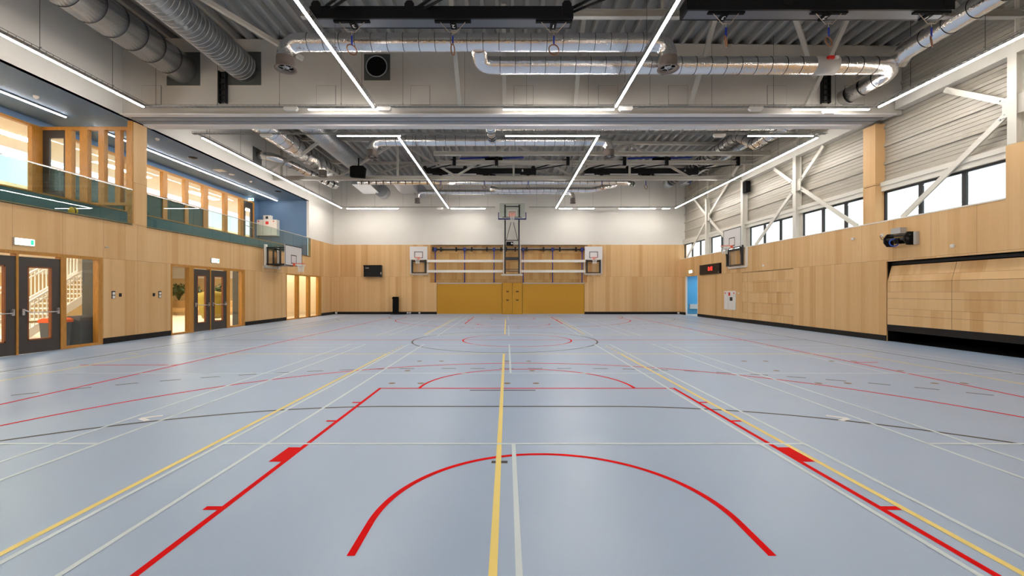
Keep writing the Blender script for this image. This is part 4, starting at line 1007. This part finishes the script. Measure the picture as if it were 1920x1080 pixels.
# seating with planter
t = thing('planter_bench', 'curved tan upholstered bench with planter back, behind the second door', 'bench', (-21, 30, 0))
def arcpoly(cx, cy, r0, r1, a0, a1, n=16):
    return [(cx+r1*math.cos(a0+(a1-a0)*i/n), cy+r1*math.sin(a0+(a1-a0)*i/n)) for i in range(n+1)]+[(cx+r0*math.cos(a1+(a0-a1)*i/n), cy+r0*math.sin(a1+(a0-a1)*i/n)) for i in range(n+1)]
ax_, ay_ = -21.2, 34.2
mb = MB(); mb.prism(arcpoly(ax_, ay_, 4.2, 4.9, -PI*.8, -PI*.2), 'z', .22, .5); mb.build('seat', 'leather', t)
mb = MB(); mb.prism(arcpoly(ax_, ay_, 3.6, 4.2, -PI*.8, -PI*.2), 'z', 0, .98); mb.build('planter_back', 'leather', t)
mb = MB(); mb.prism(arcpoly(ax_, ay_, 4.2, 4.7, -PI*.8, -PI*.2), 'z', 0, .22); mb.build('plinth', 'pale_wood', t)
def plant(label, x, y, z, n, r):
    t = thing('potted_plant', label, 'plant', (x, y, z), 'plants in the curved planter')
    st = MB(); lf = MB()
    for k in range(n):
        a = random.uniform(0, 2*PI); sp = random.uniform(.15, r); hh = random.uniform(.45, 1.15)
        tip = Vector((x+math.cos(a)*sp, y+math.sin(a)*sp, z+hh)); base = Vector((x, y, z)); mid = (base+tip)/2+Vector((0, 0, .15))
        st.tube([base, mid, tip], .012, 5)
        for j in range(9):
            q = mid.lerp(tip, j/8)+Vector((random.uniform(-.06, .06),)*3); d = Vector((random.uniform(-1, 1), random.uniform(-1, 1), random.uniform(-.2, .7))).normalized()
            sd = d.orthogonal().normalized()*.06; e = q+d*.28
            lf.add([q, q+d*.1+sd, e, q+d*.1-sd], [(0, 1, 2, 3)])
    st.build('stem', 'leaf', t); lf.build('foliage', 'leaf', t)
plant('leafy green plant in the planter, seen through the left side light', -22.9, 30.45, .98, 30, .62)
plant('arching green plant in the planter between side light and door', -21.6, 30.25, .98, 12, .7)
plant('small green plant in the planter, seen through the second door', -20.2, 30.3, .98, 12, .5)
t = thing('high_back_chair', 'mustard yellow high-backed shell chair behind the second double door', 'chair', (-16.1, 24.3, 0))
mb = MB(); cxx, cyy = -16.45, 24.3; vs_ = []; fs_ = []
n1_, n2_ = 20, 10
for j in range(n2_+1):
    f_ = j/n2_; z = .12+1.55*f_; rr = (.36+.22*math.sin(f_*PI*.62)) if f_ < .85 else (.36+.22*math.sin(.85*PI*.62))*math.sqrt(max(0, 1-((f_-.85)/.15)**2))*.9+.05
    for i in range(n1_+1):
        a = PI*.55+(-1.45*PI)*i/n1_ if False else -PI*.75+PI*1.5*i/n1_
        vs_.append((cxx+rr*1.25*math.cos(a), cyy+rr*math.sin(a)*1.1, z))
for j in range(n2_):
    for i in range(n1_): fs_.append((j*(n1_+1)+i, j*(n1_+1)+i+1, (j+1)*(n1_+1)+i+1, (j+1)*(n1_+1)+i))
mb.smooth = True; mb.add(vs_, fs_); sh = mb.build('shell', 'mustard', t)
so = sh.modifiers.new('thick', 'SOLIDIFY'); so.thickness = .05
mb = MB(); mb.lathe((cxx, cyy, 0), [(.001, .42), (.30, .42), (.36, .36), (.34, .18), (.2, .12)], 20); mb.build('seat', 'mustard', t)
mb = MB(); mb.lathe((cxx, cyy, 0), [(.001, .03), (.30, .02), (.30, 0), (.001, 0)], 20); mb.tube([(cxx, cyy, .02), (cxx, cyy, .16)], .04, 10); mb.build('swivel_base', 'chrome', t)

# ================================================================== GALLERY
GX = -15.45
mb = MB(); mb.box(GX-.1, XL-.01, YN, 27.2, 7.25, 7.4); struct('ceiling', mb, 'bluepaint')
mb = MB(); mb.box(GX-.1, XL-.005, YN, 27.2, 3.5, 3.82); struct('floor', mb, 'creamfloor')
mb = MB(); mb.box(GX-.1, XL-.15, 27.1, 27.25, 3.5, 7.4); struct('wall_gallery', mb, 'bluepaint')
# raised blue plinth with wooden nosing
mb = MB(); mb.box(GX-.1, -13.45, YN, 27.1, 3.82, 4.42); struct('trim_4', mb, 'tealpaint')
mb = MB(); mb.box(GX-.1, -13.43, YN, 27.1, 4.42, 4.46); struct('trim_5', mb, 'frame_wood')
# inner window wall of the gallery
mb = MB()
mb.box(GX-.1, GX, 14.6, 22.2, 4.46, 5.82); struct('wall_gallery', mb, 'darkgreen')
mb = MB(); mb.box(GX-.1, GX, YN, 27.1, 7.05, 7.26); mb.box(GX-.1, GX, 26.62, 27.1, 4.46, 7.05); struct('wall_gallery', mb, 'bluepaint')
t = struct('window_7', (lambda m: (m.box(GX-.1, GX+.04, YN, 26.6, 6.97, 7.05), m)[1])(MB()), 'frame_wood')
mb = MB(); mb.box(GX-.1, GX+.05, 14.6, 22.2, 5.76, 5.84)
for a, b in ((14.15, 14.55), (17.6, 17.9), (19.54, 19.79), (20.87, 21.11), (22.15, 22.50), (23.79, 24.06), (25.21, 25.52), (26.45, 26.6), (9.0, 9.2), (5, 5.2)):
    mb.box(GX-.1, GX+.05, a, b, 4.46, 6.97)
mb.build('post', 'frame_wood', t)
mb = MB(); mb.box(GX-.06, GX-.05, YN, 14.15, 4.46, 6.97); mb.box(GX-.06, GX-.05, 14.55, 22.2, 5.84, 6.97); mb.box(GX-.06, GX-.05, 22.5, 26.45, 4.46, 6.97); mb.build('pane', 'glass', t)
# gallery door
t = struct('door_3', (lambda m: (m.box(GX-.04, GX+.03, 25.54, 25.72, 4.46, 6.95), m.box(GX-.04, GX+.03, 26.25, 26.44, 4.46, 6.95), m.box(GX-.04, GX+.03, 25.72, 26.25, 6.6, 6.95), m.box(GX-.04, GX+.03, 25.72, 26.25, 4.46, 4.8), m)[-1])(MB()), 'door_brown')
mb = MB(); mb.tube([(GX+.1, 25.6, 5.5), (GX+.1, 26.35, 5.45)], .02, 8); mb.build('push_bar', 'chrome', t)
# glazed cross screen
ys_ = 14.5
def SX(u): return (u-U0)*ys_/F
t = thing('glazed_screen', 'orange-brown timber screen with glass panes and a dark door across the gallery', 'screen', (-14, ys_, 4.46))
mb = MB(); mb.box(SX(62), SX(244), ys_-.06, ys_+.06, 6.95, 7.06); mb.box(SX(62), SX(244), ys_-.07, ys_+.07, 4.46, 4.55)
for a, b in ((62, 80), (126, 138), (153, 168), (188, 199), (219, 229), (240, 245)): mb.box(SX(a), SX(b), ys_-.07, ys_+.07, 4.55, 6.95)
mb.build('timber_frame', 'frame_wood', t)
mb = MB(); a, b = SX(80), SX(126); g0, g1 = SX(94), SX(121)
mb.box(a, b, ys_-.03, ys_+.03, 6.70, 6.95); mb.box(a, b, ys_-.03, ys_+.03, 4.55, 4.95); mb.box(a, g0, ys_-.03, ys_+.03, 4.95, 6.70); mb.box(g1, b, ys_-.03, ys_+.03, 4.95, 6.70); d = mb.build('door_leaf', 'door_brown', t)
mb = MB(); mb.box(g0, g1, ys_-.004, ys_+.004, 4.95, 6.70); mb.build('door_pane', 'glass', d)
for a, b in ((138, 153), (168, 188), (199, 219), (229, 240)):
    mb = MB(); mb.box(SX(a), SX(b), ys_-.004, ys_+.004, 4.55, 6.95); mb.build('pane', 'glass', t)
# glass balustrade
ys_b = [8.6, 9.72, 10.85, 11.98, 13.16, 14.30]; ys_c = [14.89, 15.93, 17.08, 18.2, 19.34, 20.47, 21.6, 22.7, 23.9, 25.05, 26.2, 27.3]
t = thing('glass_balustrade', 'glass balustrade on the gallery edge, left of the pillar', 'balustrade', (XL+.03, 8.6, 3.83), 'gallery balustrades')
t2 = thing('glass_balustrade', 'long glass balustrade on the gallery edge, right of the pillar', 'balustrade', (XL+.03, 14.89, 3.83), 'gallery balustrades')
for tt, yy in ((t, [YN, .6, 2.0, 3.3, 4.6, 5.9, 7.3]+ys_b), (t2, ys_c)):
    for a, b in zip(yy, yy[1:]):
        mb = MB(); mb.box(XL+.01, XL+.028, a+.008, b-.008, 3.80, 4.93); mb.build('glass_panel', 'rail_glass', tt)
    mb = MB(); mb.box(XL+.002, XL+.036, yy[0], yy[-1], 4.93, 4.955); mb.build('handrail', 'chrome', tt)
    mb = MB(); mb.box(XL-.01, XL+.036, yy[0], yy[-1], 3.785, 3.80); mb.build('clamp_profile', 'charcoal', tt)
# volleyball
t = thing('volleyball', 'yellow and black ball lying on the gallery floor behind the glass', 'ball', (-12.48, 12.55, 3.82))
mb = MB(); mb.lathe((-12.48, 12.55, 3.93), [(.001, -.11)]+[(.11*math.cos(a), .11*math.sin(a)) for a in [(-.5+k/12)*PI for k in range(1, 12)]]+[(.001, .11)], 24); b_ = mb.build('ball', 'ballyellow', t)
mb = MB(); mb.torus((-12.48, 12.55, 3.93), .104, .014, (.3, 1, .2), 28, 8); mb.build('dark_panel', 'black', t)
# gallery ceiling fittings
for (x, y, lab, cat, kind) in ((-13.6, 12.6, 'near the camera', 'smoke detector', 'd'), (-12.9, 16.1, 'just behind the pillar', 'smoke detector', 'd'), (-13.1, 22.3, 'half way along', 'smoke detector', 'd'),
                         (-13.25, 18.4, 'behind the pillar', 'ceiling vent', 'v'), (-12.9, 24.6, 'near the far end', 'ceiling vent', 'v'), (-13.35, 20.3, 'mid gallery', 'access panel', 'p'), (-13.25, 21.0, 'beside the square panel', 'ceiling speaker', 's')):
    mb = MB()
    if kind == 'd': mb.lathe((x, y, 7.25), [(.001, -.07), (.035, -.07), (.06, -.04), (.065, 0)], 16); m_ = 'socket'
    elif kind == 'v': mb.lathe((x, y, 7.25), [(.001, -.02), (.07, -.03), (.07, -.015), (.12, -.03), (.18, -.012), (.18, 0)], 20); m_ = 'black'
    elif kind == 'p': mb.box(x-.2, x+.2, y-.2, y+.2, 7.225, 7.25); m_ = 'cabwhite'
    else: mb.lathe((x, y, 7.25), [(.001, -.02), (.12, -.02), (.13, 0)], 20); m_ = 'cabwhite'
    tag(mb.build(cat.replace(' ', '_').replace('access_panel', 'ceiling_tile'), m_, None, (x, y, 7.25)), '%s on the blue gallery ceiling, %s' % ({'d': 'small white smoke detector', 'v': 'round dark vent', 'p': 'square white panel', 's': 'round white speaker'}[kind], lab), cat)
t = thing('fire_hose_cabinet', 'white fire hose cabinet with red signs on the blue gallery end wall', 'cabinet', (-14.7, 27.0, 5.0))
x0, x1 = -15.35, -14.12
mb = MB(); mb.box(x0, x1, 26.75, 27.1, 5.05, 6.02); mb.build('casing', 'cabwhite', t)
mb = MB(); mb.box(x0+.38, x0+.39, 26.745, 26.75, 5.08, 6.0); mb.build('door_gap', 'charcoal', t)
for a, b, s in ((x0+.08, 5.92, .07), (x0+.55, 5.82, .18), (x0+1.0, 5.92, .07)):
    mb = MB(); mb.box(a, a+s, 26.74, 26.75, b-s/2, b+s/2); mb.build('red_sign', 'red', t)
t = thing('control_box', 'small white box with dark square standing on top of the fire hose cabinet', 'box', (-14.8, 26.95, 6.02))
mb = MB(); mb.box(-15.0, -14.55, 26.85, 27.1, 6.02, 6.30); mb.build('case', 'cabwhite', t)
mb = MB(); mb.box(-14.85, -14.70, 26.84, 26.85, 6.08, 6.24); mb.build('display', 'charcoal', t)
t = thing('exit_sign', 'small green exit sign above the gallery door', 'exit sign', (GX, 26.0, 7.08), 'illuminated exit signs')
mb = MB(); mb.box(GX+.04, GX+.34, 26.0, 26.03, 7.02, 7.18); mb.build('lit_face', 'exitwhite', t)
mb = MB(); mb.box(GX+.22, GX+.33, 25.99, 26.0, 7.04, 7.16); mb.build('green_pictogram', 'exitgreen', t)
# room beyond the gallery glazing
mb = MB(); mb.box(-19.0, GX-.1, YN, 33, 7.10, 7.25); struct('ceiling', mb, 'beigeceil')
mb = MB(); mb.box(-19.0, GX-.1, YN, 33, 3.5, 3.82); struct('floor', mb, 'creamfloor')
mb = MB(); mb.box(-19.0, -18.9, YN, 33, 3.82, 5.75); mb.box(-19.0, GX, 33, 33.1, 3.5, 7.3); mb.box(-19.0, GX, YN-.1, YN, 3.5, 7.3); struct('wall_outer', mb, 'cream')
for k, y in enumerate((4, 9.5, 15, 20, 25, 30)):  # ceiling panels added to brighten this room
    mb = MB(); mb.box(-17.6, -17.2, y-1.1, y+1.1, 7.085, 7.10)
    tag(mb.build('added_ceiling_light', 'added_panel_upper', None, (-17.4, y, 7.09)), 'ceiling light added to brighten the room behind the gallery windows', 'ceiling light', 'added upper room lights')

# ================================================================== RIGHT WALL FITTINGS
# blue room behind the doorway
mb = MB(); mb.box(12.3, 14.9, 31.5, 31.6, 0, 3); mb.box(14.9, 15, 27, 31.6, 0, 3); mb.box(12.72, 15, 27.0, 27.1, 0, 3); mb.box(12.3, 12.38, 30.95, 31.6, 0, 3); struct('wall_blue_room', mb, 'skyblue')
mb = MB(); mb.box(12.38, 15, 27, 31.6, 2.8, 2.9); struct('ceiling', mb, 'white')
mb = MB(); mb.box(12.4, 15, 27, 31.6, -.1, -.002); struct('floor', mb, 'creamfloor')
mb = MB(); mb.box(13.3, 14.3, 28.2, 30.6, 2.78, 2.799); tag(mb.build('added_ceiling_light', emat('added_blue_room_light', (.95, .97, 1), 7.0), None, (13.8, 29.4, 2.99)), 'unseen ceiling light added to the blue room behind the doorway', 'ceiling light')  # ceiling panel added to light the blue room
mb = MB(); mb.box(13.15, 14.1, 31.36, 31.499, .37, .70); tag(mb.build('radiator', 'cabwhite', None, (13.6, 31.45, .4)), 'low white box on the bright blue wall behind the doorway', 'radiator')
t = struct('door_4', (lambda m: (m.box(XR-.01, XR+.09, 29.96, 30.06, .003, 2.66), m)[1])(MB()), 'enamel')
mb = MB(); mb.box(XR-.01, XR+.09, 28.11, 28.16, .003, 2.63); mb.build('jamb', 'enamel', t)
# closed sectional door
def sectional(label, y0, y1, zs, ymid, tilt=None):
    t = thing('sectional_door', label, 'door', (XR, (y0+y1)/2, 0), 'birch-clad storage doors')
    for k, (a, b) in enumerate(zip(zs, zs[1:])):
        for ya, yb in zip(ymid, ymid[1:]):
            mb = MB()
            if tilt and k == len(zs)-2:
                mb.prism([(XR+.005, a+.006), (XR+.035, a+.0), (XR+.035+tilt, b), (XR+.005+tilt, b+.01)], 'y', ya+.005, yb-.005)
            else: mb.box(XR+.005, XR+.035, ya+.003, yb-.003, a+.003, b-.003)
            mb.build('door_panel', 'wood_door', t)
    return t
t = sectional('closed birch-clad storage door flush in the right wall', GD[0], GD[1], [.19, .51, 1.02, 1.54, 2.05, 2.58], [GD[0]+.01, 20.6, GD[1]-.01])
mb = MB(); mb.box(XR+.01, XR+.04, GD[0]+.01, GD[1]-.01, .003, .18); mb.build('bottom_rail', 'skirt', t)
t = sectional('partly raised birch-clad storage door at the right edge, dark gap below', OD[0], OD[1], [.54, .85, 1.38, 1.91, 2.42], [5.92, 8.0, 10.03, 12.07, 14.12], .14)
mb = MB(); mb.box(XR+.01, XR+.05, OD[0]+.02, OD[1]-.02, .34, .54); mb.build('bottom_rail', 'skirt', t)
mb = MB(); mb.box(XR+.15, XR+.22, OD[0]+.02, OD[1]-.02, 2.46, 2.54); mb.build('top_track', 'black', t)
mb = MB(); mb.box(XR+.42, 16, 5.4, 5.5, -.1, 2.8); mb.box(XR+.42, 16, 23.2, 23.3, -.1, 2.8); mb.box(16, 16.1, 5.4, 23.3, -.1, 2.8); mb.box(XR+.42, 16, 5.4, 23.3, 2.8, 2.9); struct('wall_store', mb, 'black_matt')  # store walls coloured black so the opening reads as an unlit void
mb = MB(); mb.box(XR+.1, 16, 5.4, 23.3, -.1, -.001); struct('floor', mb, 'black_matt')  # store floor blackened too, standing for the dark inside
mb = MB(); mb.box(XR+.04, XR+.42, OD[1]-.012, OD[1]-.001, .002, 2.565); mb.box(XR+.04, XR+.42, OD[0]+.001, OD[0]+.012, .002, 2.565); mb.box(XR+.10, XR+.42, OD[0]+.012, OD[1]-.012, 2.555, 2.569); struct('trim_shade_lining', mb, 'black_matt')  # black lining added so the lit reveal looks as dark as the opening
# scoreboard
t = thing('scoreboard', 'black digital clock board with red digits on the right wall', 'scoreboard', (XR, 26.3, 2.65))
mb = MB(); mb.box(XR-.12, XR, 25.02, 27.6, 2.66, 3.26); mb.build('casing', 'black', t)
textmesh('digits', '8:42', .34, 'digits', t, (XR-.124, 26.15, 2.97), (PI/2, 0, -PI/2))
mb = MB(); mb.box(XR-.122, XR-.119, 25.08, 25.18, 2.72, 2.74); mb.build('small_lettering', 'socket', t)
# fire cabinet
t = thing('fire_hose_cabinet', 'white fire cabinet with red pictograms and dark window set in the right wall', 'cabinet', (XR, 24.0, .6))
mb = MB(); mb.box(XR-.03, XR, 23.43, 24.65, .61, 1.64); mb.build('door', 'cabwhite', t)
mb = MB(); mb.box(XR-.033, XR-.03, 24.22, 24.23, .63, 1.62); mb.build('door_gap', 'metalgrey', t)
for y, z, s in ((24.52, 1.52, .09), (24.08, 1.47, .19), (23.6, 1.52, .09)):
    mb = MB(); mb.box(XR-.034, XR-.03, y-s/2, y+s/2, z-s/2, z+s/2); mb.build('red_sign', 'red', t)
mb = MB(); mb.box(XR-.034, XR-.03, 23.74, 24.03, 1.10, 1.30); mb.build('window', 'charcoal', t)
# winch unit
t = thing('wall_winch', 'dark rail winch with blue strap loop mounted on the right wall', 'winch', (XR, 13.9, 3.3))
def RY(u, n=.0): return (XR-n)*F/(u-U0)
ya, yb = RY(1665, .15), RY(1716, .1)
mb = MB(); mb.tube([(XR-.22, ya, 3.24), (XR-.22, yb+.1, 3.20)], .045, 12); mb.tube([(XR-.14, ya, 3.36), (XR-.14, yb+.1, 3.32)], .025, 10); mb.build('shaft', 'charcoal', t)
for y in (ya-.02, yb+.16):
    mb = MB(); mb.prism([(XR, 3.02), (XR-.2, 3.02), (XR-.3, 3.14), (XR-.3, 3.30), (XR-.2, 3.42), (XR, 3.42)], 'y', y-.02, y+.02); mb.build('end_plate', 'black', t)
mb = MB(); mb.box(XR-.10, XR, yb-.02, yb+.06, 3.02, 3.40); mb.build('cover_plate', 'metalgrey', t)
mb = MB(); mb.box(XR-.3, XR-.08, (ya+yb)/2-.10, (ya+yb)/2+.05, 3.08, 3.24); mb.build('drum', 'black_matt', t)
mb = MB(); ymm = (ya+yb)/2+.05; mb.torus((XR-.30, ymm, 3.12), .11, .018, (.5, 1, 0), 24, 6); mb.build('strap', 'bluestrap', t)
mb = MB(); mb.box(XR-.2, XR, RY(1700), RY(1682), 3.40, 3.58); mb.build('control_box', 'metalgrey', t)
y = RY(1655); t = thing('wall_socket', 'white socket with dark cable left of the blue-strapped winch', 'socket', (XR, y, 3.45))
mb = MB(); mb.box(XR-.03, XR, y-.045, y+.045, 3.40, 3.49); mb.build('plate', 'socket', t)
mb = MB(); mb.tube([(XR-.03, y, 3.45), (XR-.07, y+.03, 3.42), (XR-.05, y-.02, 3.30), (XR-.04, y-.2, 3.24), (XR-.06, ya, 3.25)], .008, 6); mb.build('cable', 'charcoal', t)
for u, v, lab, nm in ((1787.5, 461, 'white sensor on the right wall above the open storage door', 'sensor'), (1600.5, 448, 'white switch on the right wall left of the pillar foot', 'switch'),
                      (1432, 498, 'white sensor above the closed storage door', 'sensor'), (1386, 549.6, 'tiny white button right of the fire cabinet', 'button')):
    y = RY(u); z = H+(V0-v)*y/F; s = .045 if nm != 'button' else .03
    mb = MB(); mb.box(XR-.05, XR, y-s, y+s, z-s, z+s); mb.box(XR-.06, XR-.05, y-s*.5, y+s*.5, z-s*.2, z+s*.4)
    tag(mb.build('wall_'+nm, 'socket', None, (XR, y, z)), lab, nm)
# speakers
for (x, y, z, w_, h_, lab) in ((-7.75, 22.97, 7.58, .8, .5, 'large black loudspeaker hung on the far truss, left side'), (-.93, 23.8, 7.74, .75, .10, 'black loudspeaker hung just under the far frame marked B'), (7.55, 23.8, 7.74, .9, .10, 'black loudspeaker hung just under the far frame marked A')):
    t = thing('loudspeaker', lab, 'speaker', (x, y, z), 'ceiling loudspeakers')
    mb = MB(); mb.prism([(x-w_/2, z), (x-w_/2, z+h_), (x-w_*.35, z+h_+.06), (x+w_*.35, z+h_+.06), (x+w_/2, z+h_*.9), (x+w_*.42, z-.05)], 'y', y-.35, y-.13); mb.build('cabinet', 'black_matt', t)
    mb = MB(); mb.box(x-.03, x+.03, y-.2, y-.14, z+h_, z+h_+(.5 if h_ > .2 else .12)); mb.build('mounting_bracket', 'black', t)
t = thing('loudspeaker', 'black loudspeaker on the plain steel column of the window wall', 'speaker', (12.3, 22.6, 6.9))
mb = MB(); mb.box(12.30, 12.52, 22.45, 22.78, 6.75, 7.30); mb.build('cabinet', 'black_matt', t)
mb = MB(); mb.box(12.38, 12.44, 22.78, 22.82, 6.95, 7.1); mb.build('mounting_bracket', 'black', t)
# cable ladders on the bulkhead
for u, w_, lab in ((418, .22, 'left, between the two thick ducts'), (1548, .24, 'right, behind the foil duct')):
    x = (u-U0)*13.9/F; t = thing('cable_ladder', 'black vertical cable ladder on the bulkhead, '+lab, 'cable ladder', (x, 13.9, 7.6), 'bulkhead cable ladders')
    mb = MB()
    for s in (-1, 1): mb.box(x+s*w_/2-.02, x+s*w_/2+.02, 13.85, 13.95, 7.6, 8.62)
    for k in range(6): mb.box(x-w_/2, x+w_/2, 13.87, 13.9, 7.66+k*.18, 7.69+k*.18)
    mb.build('ladder', 'black', t)
    mb = MB()
    for k in range(4): mb.tube([(x-.06+k*.04, 13.9, 7.6), (x-.06+k*.04, 13.9, 8.6)], .012, 6)
    mb.build('cable', 'black_matt', t)
# small boxes on the cross light lines
for (x, y, lab) in ((-6.6, YA, 'left of the lit stretch, near line'), (3.62, YA, 'beside the right inner line, near'), (-3.75, YA, 'beside the left inner line, near'), (7.6, YA, 'on the right, near line'), (10.0, YA+.2, 'at the right end, near line'),
                    (7.6, YBk, 'on the right, just behind the housing'), (-8.6, YBk, 'on the left, just behind the housing'), (-4.5, YC, 'on the far line, left'), (4.6, YC, 'on the far line, right'), (10.2, YC, 'on the far line, right end')):
    mb = MB(); mb.prism([(x-.22, 7.18), (x-.16, 7.12), (x+.16, 7.12), (x+.22, 7.18), (x+.2, 7.24), (x-.2, 7.24)], 'y', y-.14, y-.04)
    tag(mb.build('emergency_light', 'cabwhite', None, (x, y, 7.2)), 'small white emergency light on a cross light line, '+lab, 'emergency light')
